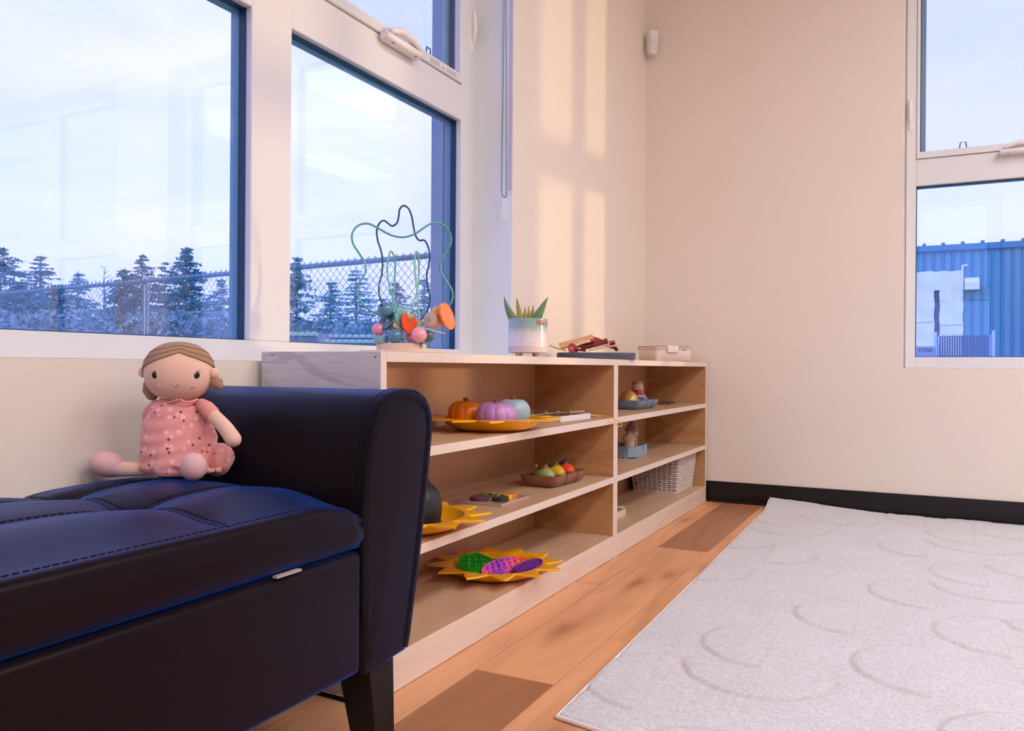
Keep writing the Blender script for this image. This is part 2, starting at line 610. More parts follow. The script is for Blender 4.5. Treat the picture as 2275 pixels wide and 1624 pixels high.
    def mesh(self, name, smooth=35):
        me = bpy.data.meshes.new(name)
        me.from_pydata([tuple(p) for p in self.v], [], self.f)
        bm = bmesh.new()
        bm.from_mesh(me)
        bmesh.ops.recalc_face_normals(bm, faces=bm.faces)
        bm.to_mesh(me)
        bm.free()
        if smooth:
            me.polygons.foreach_set('use_smooth', [True] * len(me.polygons))
            me.set_sharp_from_angle(angle=math.radians(smooth))
        me.update()
        return me

    def build(self, name, m, parent=None, smooth=35, loc=None):
        o = bpy.data.objects.new(name, self.mesh(name, smooth))
        C.objects.link(o)
        if m is not None:
            o.data.materials.append(m if not isinstance(m, str) else M[m])
        if parent is not None:
            o.parent = parent
        if loc is not None:
            o.location = loc
        return o


def tag(o, label, cat, group=None, kind=None):
    o['label'] = label
    o['category'] = cat
    if group:
        o['group'] = group
    if kind:
        o['kind'] = kind
    return o


def thing(name, label, cat, loc=(0, 0, 0), rz=0.0, group=None):
    o = bpy.data.objects.new(name, None)
    o.empty_display_size = 0.05
    C.objects.link(o)
    o.location = loc
    o.rotation_euler = (0, 0, rz)
    return tag(o, label, cat, group)


def struct(o, label=None):
    o['kind'] = 'structure'
    if label:
        o['label'] = label
    return o


def part(name, m, parent, fn, smooth=35, label=None, kind=None):
    mb = MB()
    fn(mb)
    o = mb.build(name, m, parent, smooth)
    if label:
        o['label'] = label
    if kind:
        o['kind'] = kind
    return o


def smooth_path(pts, n=8, closed=False):
    """Catmull-Rom through the points."""
    P = [Vector(p) for p in pts]
    k = len(P)
    out = []
    rngi = range(k) if closed else range(k - 1)
    for i in rngi:
        p0 = P[i - 1] if (closed or i > 0) else P[0] * 2 - P[1]
        p1, p2 = P[i], P[(i + 1) % k]
        p3 = P[(i + 2) % k] if (closed or i + 2 < k) else P[-1] * 2 - P[-2]
        for s in range(n):
            t = s / n
            out.append(0.5 * ((2 * p1) + (-p0 + p2) * t + (2 * p0 - 5 * p1 + 4 * p2 - p3) * t * t + (-p0 + 3 * p1 - 3 * p2 + p3) * t ** 3))
    if not closed:
        out.append(P[-1])
    return out


# ================================================================== THE ROOM
XW = -1.1235            # window wall
YW = 3.5667             # back wall
CEIL = 2.78
XR, YF = 5.6, -2.4      # unseen far walls, front one set near for stronger window light
WT = 0.235              # wall thickness
SILL, HEAD = 0.592, 2.46
W1 = (0.432, 2.221)     # window opening in the left wall (y)
W2 = (-0.062, 1.680)    # windows in the back wall (x)
W3 = (2.16, 3.902)
W4 = (-1.90, -0.111)    # second window in the left wall
W5 = (-0.98, 0.762)     # windows in the wall behind the camera
W6 = (1.05, 2.792)  # unseen, added so more cool light comes from behind


def wall_mesh(mb, axis, plane, out, a0, a1, openings):
    """Wall slab along axis with rectangular openings."""
    def bx(u0, u1, z0, z1):
        d0, d1 = sorted((plane, plane + out * WT))
        if axis == 'y':
            mb.box((d0, u0, z0), (d1, u1, z1))
        else:
            mb.box((u0, d0, z0), (u1, d1, z1))
    cur = a0
    for (o0, o1) in openings:
        bx(cur, o0, -0.02, CEIL)
        bx(o0, o1, -0.02, SILL)
        bx(o0, o1, HEAD, CEIL)
        cur = o1
    bx(cur, a1, -0.02, CEIL)


struct(part('wall_left', 'wall', None, lambda mb: wall_mesh(mb, 'y', XW, -1, YF, YW + WT, [W4, W1]), smooth=0), 'beige painted wall with the wide window')
struct(part('wall_back', 'wall', None, lambda mb: wall_mesh(mb, 'x', YW, 1, XW, XR, [W2, W3]), smooth=0), 'beige painted back wall with a window')
M['far_wall'] = plain('low_bounce_paint', (0.42, 0.33, 0.26), 0.7, 0.25, noise=0.02, nscale=3.0)  # unseen walls darkened to cut the light they bounce back
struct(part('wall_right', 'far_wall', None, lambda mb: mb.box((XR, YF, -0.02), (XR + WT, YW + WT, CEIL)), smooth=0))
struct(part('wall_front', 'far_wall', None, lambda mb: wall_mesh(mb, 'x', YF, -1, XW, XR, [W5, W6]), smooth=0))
struct(part('ceiling', 'ceiling', None, lambda mb: mb.box((XW - WT, YF - WT, CEIL), (XR + WT, YW + WT, CEIL + 0.2)), smooth=0))
fl = part('floor', 'floor', None, lambda mb: mb.box((XW, YF, -0.12), (XR, YW, -0.0008)), smooth=0)
struct(fl, 'oak plank floor with knots')
fl.color = (0.64, 0.30, 0.14, 1)

# planks: width 0.164, length 1.21, one object each
PW, PL = 0.1645, 1.21
plank_cache = {}


def plank_mesh(w, l):
    k = (round(w, 3), round(l, 3))
    if k not in plank_cache:
        mb = MB()
        g = 0.0007
        b = 0.0012
        # flat top with small bevel on the long and short edges
        x0, x1, y0, y1 = g, w - g, g, l - g
        vs = [(x0, y0, -0.004), (x1, y0, -0.004), (x1, y1, -0.004), (x0, y1, -0.004),
              (x0 + b, y0 + b, 0.0), (x1 - b, y0 + b, 0.0), (x1 - b, y1 - b, 0.0), (x0 + b, y1 - b, 0.0)]
        fs = [(4, 5, 6, 7), (0, 1, 5, 4), (1, 2, 6, 5), (2, 3, 7, 6), (3, 0, 4, 7), (3, 2, 1, 0)]
        mb.add(vs, fs)
        me = mb.mesh('plank', 0)
        me.materials.append(M['floor'])
        plank_cache[k] = me
    return plank_cache[k]


PALETTE = [(0.84, 0.415, 0.20), (0.88, 0.45, 0.23), (0.80, 0.385, 0.18), (0.86, 0.43, 0.205)]
DARKP = (0.47, 0.21, 0.10)
joints = {-3: 0.9, -2: 0.83, -1: 1.36, 0: 1.6516, 1: 0.55, 2: 1.1}
for ci in range(-3, 4):
    x0 = -0.597 + ci * PW
    x1 = x0 + PW
    if x0 < XW + 0.0005:
        x0 = XW + 0.0005
    j = joints.get(ci, 0.4 * ci)
    y = j - PL * 4
    while y < YW:
        a, bnd = max(y, -1.2), min(y + PL, YW - 0.001)
        if bnd - a > 0.03 and bnd > -1.2:
            o = bpy.data.objects.new('plank', plank_mesh(x1 - x0, bnd - a))
            C.objects.link(o)
            o.location = (x0, a, 0.0)
            o.parent = fl
            col = random.choice(PALETTE)
            if ci == -1 and (abs(bnd - 1.36) < 0.02 or abs(a - 2.57) < 0.02):
                col = DARKP
            s = random.uniform(0.95, 1.05)
            o.color = (*[c * s for c in col], 1)
        y += PL

# baseboards
bb = part('baseboard_back', 'baseboard', None, lambda mb: (mb.rbox((XW, YW - 0.006, 0.0), (XR, YW, 0.0905), 0.0015),
                                                       mb.rbox((XW, YW - 0.013, 0.0), (XR, YW - 0.005, 0.011), 0.003)))
struct(bb, 'black rubber baseboard along the back wall')
bb = part('baseboard_left', 'baseboard', None, lambda mb: mb.rbox((XW, YF, 0.0), (XW + 0.006, YW - 0.007, 0.0905), 0.0015))
struct(bb)


# ------------------------------------------------------------------ windows
def make_window(name, label, mapf, u0, u1, units=2, cranks=(), tabs=(), stickers=(), lock_us=(), FR=0.090):
    """mapf(u, d, z): u along the wall, d outwards from the frame face."""
    root = bpy.data.objects.new(name, None)
    C.objects.link(root)
    struct(root, label)

    def bx(mb, ua, ub, da, db, za, zb, r=0.002):
        p, q = mapf(ua, da, za), mapf(ub, db, zb)
        lo = [min(a, b) for a, b in zip(p, q)]
        hi = [max(a, b) for a, b in zip(p, q)]
        if r:
            mb.rbox(lo, hi, r, 1)
        else:
            mb.box(lo, hi)
    FL = 0.034 if FR > 0.06 else 0.006      # flange against the wall
    MU = 0.121
    g = ((u1 - u0) - 2 * FR - (units - 1) * MU) / units
    ZB, ZR0, ZR1, ZS, ZT = 0.6365, 1.3385, 1.4475, 1.4755, 2.37
    # outer frame: flange and main ring
    part('frame', 'vinyl', root, lambda mb: (
        bx(mb, u0, u0 + FL, 0.006, 0.06, SILL, HEAD), bx(mb, u1 - FL, u1, 0.006, 0.06, SILL, HEAD),
        bx(mb, u0 + FL + 0.0005, u0 + FR, 0.0, 0.06, SILL, HEAD), bx(mb, u1 - FR, u1 - FL - 0.0005, 0.0, 0.06, SILL, HEAD),
        bx(mb, u0 + FR, u1 - FR, 0.0, 0.06, SILL, ZB), bx(mb, u0 + FR, u1 - FR, 0.0, 0.06, ZT + 0.03, HEAD)), 30)
    us = []
    for k in range(units):
        a = u0 + FR + k * (g + MU)
        us.append((a, a + g))
    for k in range(units - 1):
        a = us[k][1]
        part('mullion', 'vinyl', root, lambda mb: bx(mb, a, a + MU, 0.0012, 0.06, ZB, ZT + 0.03), 30)
    for a, b in us:
        part('rail', 'vinyl', root, lambda mb: bx(mb, a, b, 0.0015, 0.06, ZR0, ZR1), 30)
        # awning sash above the rail
        part('sash', 'vinyl', root, lambda mb: (bx(mb, a + 0.001, b - 0.001, -0.006, 0.045, ZR1 + 0.0012, ZS),
                                                bx(mb, a + 0.001, a + 0.013, -0.004, 0.045, ZS, ZT), bx(mb, b - 0.013, b - 0.001, -0.004, 0.045, ZS, ZT),
                                                bx(mb, a + 0.001, b - 0.001, -0.004, 0.045, ZT, ZT + 0.0285)), 30)
        # inner glazing bead, gasket, exterior cladding around both lights
        for (ua, ub, za, zb) in ((a, b, ZB, ZR0), (a + 0.013, b - 0.013, ZS, ZT)):
            def ring(mb, w, d0, d1, r=0):
                bx(mb, ua, ua + w, d0, d1, za, zb, r)
                bx(mb, ub - w, ub, d0, d1, za, zb, r)
                bx(mb, ua + w, ub - w, d0, d1, za, za + w, r)
                bx(mb, ua + w, ub - w, d0, d1, zb - w, zb, r)
            part('gasket', 'gasket', root, lambda mb: ring(mb, 0.0022, 0.018, 0.034), 0)
            part('exterior_trim', 'cladding', root, lambda mb: ring(mb, 0.004, 0.036, 0.058), 0)
            part('pane', 'glass', root, lambda mb: bx(mb, ua, ub, 0.0285, 0.0335, za, zb, 0), 0)
        part('insect_screen', 'screen', root, lambda mb: bx(mb, a + 0.017, b - 0.017, 0.012, 0.0125, ZS, ZT, 0), 0)
        part('screen_frame', 'cladding_light', root, lambda mb: (bx(mb, b - 0.034, b - 0.0155, 0.040, 0.05, ZS + 0.004, ZT - 0.004, 0),
                                                               bx(mb, a + 0.0155, a + 0.034, 0.040, 0.05, ZS + 0.004, ZT - 0.004, 0)), 0)
    part('exterior_jamb', mat('lilac_blue_cladding', (0.17, 0.28, 0.46), 0.4), root, lambda mb: (bx(mb, u1 - FR - 0.004, u1 - FR + 0.03, 0.062, 0.105, ZB, HEAD, 0), bx(mb, u0 + FR - 0.03, u0 + FR + 0.004, 0.062, 0.105, ZB, HEAD, 0)), 0)
    for u in cranks:
        base = part('crank', 'white', root, lambda mb: (
            bx(mb, u, u + 0.165, -0.034, -0.0005, ZR1 - 0.020, ZR1 + 0.002, 0.006),
            bx(mb, u + 0.012, u + 0.150, -0.024, -0.0065, ZR1 + 0.001, ZR1 + 0.014, 0.006)), 50)
        part('crank_handle', 'white', base, lambda mb: mb.capsule([mapf(u + 0.022, -0.030, ZR1 + 0.008), mapf(u + 0.06, -0.032, ZR1 + 0.020),
                                                                mapf(u + 0.11, -0.032, ZR1 + 0.017), mapf(u + 0.158, -0.030, ZR1 + 0.004)], [0.008, 0.0105, 0.0095, 0.006], 10), 60)
        for du in (0.03, 0.135):
            part('screw', 'seam', base, lambda mb: mb.ell(mapf(u + du, -0.027, ZR1 - 0.0202), (0.004, 0.004, 0.001), 10, 4))
    for u in lock_us:
        lk = part('lock_base', 'white', root, lambda mb: mb.capsule([mapf(u, 0.004, 1.575), mapf(u, 0.004, 1.69)], 0.0105, 12), 60)
        part('lock_lever', 'white', lk, lambda mb: mb.capsule([mapf(u, -0.007, 1.600), mapf(u, -0.013, 1.64), mapf(u, -0.009, 1.688)], [0.0062, 0.0085, 0.0075], 12), 60)
    for u in tabs:
        z = ZS
        pts = [mapf(u - 0.013, 0.013, z + 0.001), mapf(u - 0.010, 0.012, z + 0.026), mapf(u + 0.009, 0.012, z + 0.026), mapf(u + 0.012, 0.013, z + 0.001)]
        part('pull_tab', 'gasket', root, lambda mb: mb.tube(pts, 0.0022, 6))
    for u in stickers:
        st = part('sticker', 'white', root, lambda mb: bx(mb, u, u + 0.155, -0.0068, -0.006, ZR1 + 0.005, ZR1 + 0.024, 0), 0)
        for k, (a, w, h) in enumerate(((0.004, 0.05, 0.015), (0.062, 0.022, 0.006), (0.092, 0.058, 0.015))):
            part('print', mat('grey_print', (0.36, 0.34, 0.38), 0.8), st, lambda mb: [bx(mb, u + a, u + a + w, -0.0071, -0.0068, ZR1 + 0.0075 + i * 0.0045, ZR1 + 0.0095 + i * 0.0045, 0) for i in range(3 if h > 0.01 else 2)], 0)
    return root


XFR = -1.257
YFR = 3.70
make_window('window_1', 'wide white window above the bench and shelf', lambda u, d, z: (XFR - d, u, z), *W1,
            cranks=(1.704,), tabs=(1.56, 1.963), stickers=(1.94,), lock_us=(2.189,))
make_window('window_2', 'white window in the back wall', lambda u, d, z: (u, YFR + d, z), *W2,
            cranks=(0.272,), tabs=(0.15,), lock_us=(-0.040,), FR=0.0435)
make_window('window_3', 'white window beside it in the back wall', lambda u, d, z: (u, YFR + d, z), *W3, FR=0.0435)

make_window('window_4', 'white window beside the bench, nearer the camera', lambda u, d, z: (XFR - d, u, z), *W4)
make_window('window_5', 'white window in the wall behind the camera', lambda u, d, z: (u, YF - 0.1335 - d, z), *W5)
make_window('fill_window', 'second white window added behind the camera for cool light', lambda u, d, z: (u, YF - 0.1335 - d, z), *W6)

# white reveal lining of the left window
struct(part('trim_1', plain('reveal_white', (0.86, 0.92, 0.92), 0.6, 0.3, noise=0.01), None, lambda mb: (
    mb.box((XFR - 0.06, W1[1] - 0.003, SILL), (XW - 0.001, W1[1] + 0.001, HEAD)),), smooth=0), 'pale side reveal of the window opening')

# ------------------------------------------------------------------ ceiling lights (above the picture)
em = bpy.data.materials.new('lit_diffuser')
em.use_nodes = True
t_ = em.node_tree
t_.nodes.clear()
e_ = N(t_, 'ShaderNodeEmission')
e_.inputs['Color'].default_value = (*PANEL_COLOR, 1)
e_.inputs['Strength'].default_value = PANEL_STRENGTH
t_.links.new(e_.outputs[0], N(t_, 'ShaderNodeOutputMaterial').inputs['Surface'])
spots = [(1.42, 2.2), (1.42, 0.4), (1.42, -1.5), (3.1, 2.2), (3.1, 0.4), (3.1, -1.5)]
names_ = ['above the rug', 'between the rug and the door side', 'farthest from the back wall, window side', 'by the second back window',
          'in the middle of the far row', 'farthest from the back wall, far row']
for (lx, ly), nm in zip(spots, names_):
    t = thing('ceiling_light', 'square lit ceiling panel ' + nm, 'ceiling light', (lx, ly, CEIL), 0, 'ceiling light panels')
    part('frame', 'white', t, lambda mb: (mb.box((-0.32, -0.62, -0.02), (0.32, -0.60, 0)), mb.box((-0.32, 0.60, -0.02), (0.32, 0.62, 0)),
                                        mb.box((-0.32, -0.60, -0.02), (-0.30, 0.60, 0)), mb.box((0.30, -0.60, -0.02), (0.32, 0.60, 0))), 0)
    part('diffuser', em, t, lambda mb: mb.box((-0.30, -0.60, -0.012), (0.30, 0.60, -0.008)), 0)
# ================================================================== LOW SHELVES
XF, XBK = -0.8337, -1.1088
Y0, YB, YC = 1.1447, 2.3596, 3.5437
ZT, TH = 0.610, 0.01835
Z1, Z2, Z3 = 0.4312, 0.2500, 0.0695


def shelf_unit(label, ya, yb, seed):
    t = thing('low_shelf', label, 'shelf', ((XF + XBK) / 2, (ya + yb) / 2, 0), 0, 'birch shelves under the window')
    ox, oy = t.location.x, t.location.y

    def B(mb, x0, y0, z0, x1, y1, z1, r=0.0008):
        mb.rbox((x0 - ox, y0 - oy, z0), (x1 - ox, y1 - oy, z1), r, 1)
    part('side_panel', 'birch_lit_end' if ya < 1.5 else 'birch_shaded', t, lambda mb: B(mb, XBK, ya, 0, XF - 0.001, ya + TH, ZT))
    part('side_panel', 'birch_shaded', t, lambda mb: B(mb, XBK, yb - TH, 0, XF - 0.001, yb - 0.0004, ZT))
    for a in (ya, yb - TH):
        part('edge_band', 'birch_edge', t, lambda mb: B(mb, XF - 0.0011, a, 0.0, XF, a + TH - 0.0004, ZT, 0.0003), 0)
    part('top', 'birch', t, lambda mb: B(mb, XBK, ya + TH, ZT - TH, XF - 0.001, yb - TH, ZT))
    part('edge_band', 'birch_edge', t, lambda mb: B(mb, XF - 0.0011, ya + TH + 0.0003, ZT - TH, XF, yb - TH - 0.0003, ZT, 0.0003), 0)
    for z in (Z1, Z2, Z3):
        part('shelf_board', 'birch', t, lambda mb: B(mb, XBK + 0.008, ya + TH, z - TH, XF - 0.001, yb - TH, z))
        part('edge_band', 'birch_edge', t, lambda mb: B(mb, XF - 0.0011, ya + TH + 0.0003, z - TH, XF, yb - TH - 0.0003, z, 0.0003), 0)
    part('toe_kick', 'birch_kick', t, lambda mb: B(mb, XF - 0.018, ya + TH + 0.0003, 0.0015, XF - 0.0004, yb - TH - 0.0003, Z3 - TH - 0.0004))
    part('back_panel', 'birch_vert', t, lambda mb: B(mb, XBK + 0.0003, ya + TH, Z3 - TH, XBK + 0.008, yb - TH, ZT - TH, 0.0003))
    if ya < 1.5:
        for sx, sz in ((-1.0816, 0.6032), (-0.8451, 0.5999)):
            part('screw', 'black', t, lambda mb: mb.ell((sx - ox, ya - 0.0002 - oy, sz), (0.0024, 0.0006, 0.0012), 10, 6))
    return t


shelf_unit('pale birch shelf unit holding the pumpkins, nearer the bench', Y0, YB - 0.0003, 1)
shelf_unit('pale birch shelf unit holding the wicker basket, in the corner', YB + 0.0003, YC, 2)

# ================================================================== STORAGE BENCH
bench = thing('storage_bench', 'dark brown leather storage bench with rolled arms under the window', 'bench', (-0.905, 0.41, 0))
BX, BY = bench.location.x, bench.location.y
XFB, XBB = -0.700, -1.108        # front and back
YI1, YI0 = 0.9225, -0.100        # inner faces of the arms
SEAM_X = [-1.03, -0.885]
SEAM_Y = [0.690, 0.29, -0.03]


def L(p):
    return Vector((p[0] - BX, p[1] - BY, p[2]))


def sstep(a, b, x):
    t = min(1, max(0, (x - a) / (b - a)))
    return t * t * (3 - 2 * t)


def seat_z(x, y):
    """Height of the tufted seat."""
    z = 0.4165
    dxs = [abs(x - s) for s in SEAM_X]
    dys = [abs(y - s) for s in SEAM_Y]
    dx, dy = min(dxs), min(dys)
    z -= 0.0070 * math.exp(-dx / 0.020) + 0.0070 * math.exp(-dy / 0.020) * sstep(0.010, 0.07, XFB - x)
    z -= 0.022 * math.exp(-(dx * dx + dy * dy) ** 0.5 / 0.036)
    # fall to the edges
    z -= 0.021 * (1 - sstep(0.0, 0.13, XFB - 0.0 - x)) * 1.0
    z -= 0.010 * (1 - sstep(0.0, 0.06, x - XBB))
    z -= 0.012 * (1 - sstep(0.0, 0.10, YI1 - y))
    z -= 0.012 * (1 - sstep(0.0, 0.10, y - YI0))
    return z


def cushion(mb):
    ZB = 0.3275
    NX, NY = 110, 200
    R = 0.014
    xs = [XBB + (XFB - R - XBB) * i / NX for i in range(NX + 1)]
    ys = [YI0 + (YI1 - YI0) * j / NY for j in range(NY + 1)]
    # profile across x: back bottom, top surface, front round, front face, bottom
    rows = []
    for y in ys:
        e = min(YI1 - y, y - YI0)
        pinch = 0.010 * (1 - sstep(0, 0.03, e))
        row = [(XBB, y, ZB)]
        for x in xs:
            row.append((x, y, seat_z(x, y) - pinch))
        ze = seat_z(XFB - R, y) - pinch
        for k in range(1, 5):
            a = PI / 2 * k / 5
            row.append((XFB - R + R * math.sin(a), y, ze - R + R * math.cos(a)))
        for k in range(0, 6):
            q = k / 5
            bul = 0.006 * math.sin(PI * q) - 0.004 * (1 - sstep(0, 0.02, e))
            row.append((XFB + bul, y, (ze - R) * (1 - q) + (ZB + 0.006) * q))
        row.append((XFB - 0.006, y, ZB))
        rows.append(row)
    n = len(rows[0])
    vs = [L(p) for r in rows for p in r]
    fs = []
    for j in range(NY):
        for i in range(n - 1):
            fs.append((j * n + i, j * n + i + 1, (j + 1) * n + i + 1, (j + 1) * n + i))
    fs.append(tuple(range(n)))
    fs.append(tuple(reversed(range(NY * n, NY * n + n))))
    for j in range(NY):
        fs.append((j * n, (j + 1) * n, (j + 1) * n + n - 1, j * n + n - 1))
    mb.add(vs, fs)


seat = part('seat_cushion', 'leather', bench, cushion, 70)


def dash_line(mb, pts, step=0.0095, dash=0.0068, r=0.0005):
    """Stitches laid along a polyline."""
    P = [Vector(p) for p in pts]
    acc, nxt = 0.0, 0.0
    segs = []
    total = sum((P[i + 1] - P[i]).length for i in range(len(P) - 1))

    def point(s):
        a = 0.0
        for i in range(len(P) - 1):
            l = (P[i + 1] - P[i]).length
            if s <= a + l and l > 0:
                return P[i].lerp(P[i + 1], (s - a) / l)
            a += l
        return P[-1]
    # cumulative table for speed
    s = 0.0
    cum = [0.0]
    for i in range(len(P) - 1):
        cum.append(cum[-1] + (P[i + 1] - P[i]).length)
    import bisect

    def pt(q):
        i = min(max(bisect.bisect_right(cum, q) - 1, 0), len(P) - 2)
        l = cum[i + 1] - cum[i]
        return P[i].lerp(P[i + 1], (q - cum[i]) / l if l > 0 else 0)
    while s + dash < total:
        mb.tube([pt(s), pt(s + dash)], r, 4)
        s += step


def seat_stitches(mb):
    d = 0.0065
    for sx in SEAM_X:
        for s in (-d, d):
            dash_line(mb, [L((sx + s, y, seat_z(sx + s, y) + 0.0004)) for y in np.linspace(YI0 + 0.01, YI1 - 0.01, 160)])
    for sy in SEAM_Y:
        for s in (-d, d):
            dash_line(mb, [L((x, sy + s, seat_z(x, sy + s) + 0.0004)) for x in np.linspace(XBB + 0.01, XFB - 0.02, 90)])
    # double row along the front edge
    R = 0.014
    for k, off in ((0, 0.0), (1, 0.0)):
        pts = []
        for y in np.linspace(YI0 + 0.01, YI1 - 0.008, 160):
            e = min(YI1 - y, y - YI0)
            pinch = 0.010 * (1 - sstep(0, 0.03, e))
            if k == 0:
                x = XFB - R - 0.004
                pts.append(L((x, y, seat_z(x, y) - pinch + 0.0005)))
            else:
                ze = seat_z(XFB - R, y) - pinch
                pts.append(L((XFB + 0.0006 - 0.004 * (1 - sstep(0, 0.02, e)), y, ze - R - 0.002)))
        dash_line(mb, pts)


o = part('stitching', 'thread', seat, seat_stitches, 0, 'dark double stitching along the seams')
o['kind'] = 'stuff'


def seams(mb):
    for sx in SEAM_X:
        mb.tube([L((sx, y, seat_z(sx, y) - 0.0002)) for y in np.linspace(YI0 + 0.004, YI1 - 0.004, 160)], 0.0009, 4)
    for sy in SEAM_Y:
        mb.tube([L((x, sy, seat_z(x, sy) - 0.0002)) for x in np.linspace(XBB + 0.004, XFB - 0.015, 90)], 0.0009, 4)


part('seam', 'thread', seat, seams, 0)
# body box under the seat
part('base', 'leather', bench, lambda mb: mb.rbox(L((XBB, YI0 + 0.0005, 0.150)), L((XFB, YI1 - 0.0008, 0.3235)), 0.011, 4))
part('tag', 'tag', bench, lambda mb: mb.box(L((XFB - 0.004, 0.748, 0.3240)), L((XFB + 0.0035, 0.792, 0.3268))), 0, 'small grey cloth tag')


def arm_profile():
    """Outline (y, z) of the far arm, inner bottom going up and over to outer bottom."""
    key = [(0.9235, 0.146), (0.9232, 0.25), (0.9230, 0.36), (0.9255, 0.41), (0.934, 0.462), (0.950, 0.505), (0.972, 0.533),
           (1.000, 0.5455), (1.030, 0.5480), (1.060, 0.5440), (1.084, 0.532), (1.098, 0.512), (1.102, 0.488), (1.098, 0.45), (1.085, 0.37),
           (1.068, 0.28), (1.052, 0.21), (1.042, 0.165), (1.034, 0.148)]
    p = smooth_path([(0, a, b) for a, b in key], 4)
    return [(q.y, q.z) for q in p]


def make_arm(mirror):
    pr = arm_profile()
    if mirror:
        pr = [(YI0 + YI1 - a, b) for a, b in pr]
    n = len(pr)
    cy = sum(a for a, b in pr) / n
    cz = sum(b for a, b in pr) / n

    def inset(k, d):
        a, b = pr[k]
        p0, p1 = pr[max(k - 1, 0)], pr[min(k + 1, n - 1)]
        t = Vector((p1[0] - p0[0], p1[1] - p0[1]))
        t.normalize()
        nr = Vector((-t.y, t.x)) if mirror else Vector((t.y, -t.x))
        return (a + nr.x * d, b + nr.y * d)

    def arm(mb):
        rings = []
        for x, d in ((XBB, 0.0), (XFB - 0.020, 0.0), (XFB - 0.008, 0.0005), (XFB - 0.003, 0.003), (XFB - 0.0008, 0.008), (XFB + 0.0002, 0.018)):
            rings.append([L((x, *inset(k, d))) for k in range(n)])
        vs = [p for r in rings for p in r]
        fs = []
        for i in range(len(rings) - 1):
            for j in range(n):
                j2 = (j + 1) % n
                fs.append((i * n + j, i * n + j2, (i + 1) * n + j2, (i + 1) * n + j))
        o2 = len(vs)
        # dished front panel
        vs.append(L((XFB + 0.003, cy, cz)))
        last = (len(rings) - 1) * n
        for j in range(n):
            fs.append((last + j, last + (j + 1) % n, o2))
        fs.append(tuple(range(n)))
        mb.add(vs, fs)
    a = part('armrest', 'leather', bench, arm, 60)

    def binding(mb):
        # raised band round the front edge with little puckers at the curve
        ids = range(3, n - 1)
        rows = []
        for k in ids:
            pk = 0.0006 * math.sin(k * 2.1)
            rows.append([L((XFB - 0.021, *inset(k, -0.0012))), L((XFB - 0.010, *inset(k, -0.0018 + pk))), L((XFB - 0.001, *inset(k, -0.0002))), L((XFB + 0.0022 + pk, *inset(k, 0.010))), L((XFB + 0.0006, *inset(k, 0.0175)))])
        m = len(rows[0])
        vs = [p for r in rows for p in r]
        fs = []
        for i in range(len(rows) - 1):
            for j in range(m - 1):
                fs.append((i * m + j, i * m + j + 1, (i + 1) * m + j + 1, (i + 1) * m + j))
        mb.add(vs, fs)
    bd = part('binding', 'band', a, binding, 60)

    def st(mb):
        for x, d in ((XFB - 0.0205, -0.0018), (XFB - 0.0035, -0.0014), (XFB + 0.0022, 0.013)):
            dash_line(mb, [L((x, *inset(k, d))) for k in range(4, n - 2)], 0.0095, 0.007, 0.0005)
    q = part('stitching', 'thread', a, st, 0)
    q['kind'] = 'stuff'


make_arm(False)
make_arm(True)


def leg(mb, x, y, sx, sy):
    # square leg, tapering and splayed outwards
    w0, w1 = 0.030, 0.021
    dx, dy = 0.012 * sx, 0.010 * sy
    top = [(x - w0, y - w0, 0.150), (x + w0, y - w0, 0.150), (x + w0, y + w0, 0.150), (x - w0, y + w0, 0.150)]
    bot = [(x + dx - w1, y + dy - w1, 0.0), (x + dx + w1, y + dy - w1, 0.0), (x + dx + w1, y + dy + w1, 0.0), (x + dx - w1, y + dy + w1, 0.0)]
    mb.add([L(p) for p in bot + top], [(3, 2, 1, 0), (4, 5, 6, 7), (0, 1, 5, 4), (1, 2, 6, 5), (2, 3, 7, 6), (3, 0, 4, 7)])


for (x, y, sx, sy) in ((-0.742, 0.984, 1, 1), (-1.065, 0.984, -1, 1), (-0.742, -0.162, 1, -1), (-1.065, -0.162, -1, -1)):
    part('leg', 'black_wood', bench, lambda mb: leg(mb, x, y, sx, sy), 0, 'black tapered leg')

# black cable on the floor behind the bench leg
cb = part('power_cable', 'black_cable', None, lambda mb: mb.tube(smooth_path([(-1.10, 1.128, 0.0035), (-1.0, 1.125, 0.0035), (-0.93, 1.1245, 0.0035), (-0.87, 1.121, 0.0035), (-0.855, 1.118, 0.0035)], 6), 0.0035, 8))
tag(cb, 'thin black cable on the floor under the bench arm', 'cable')


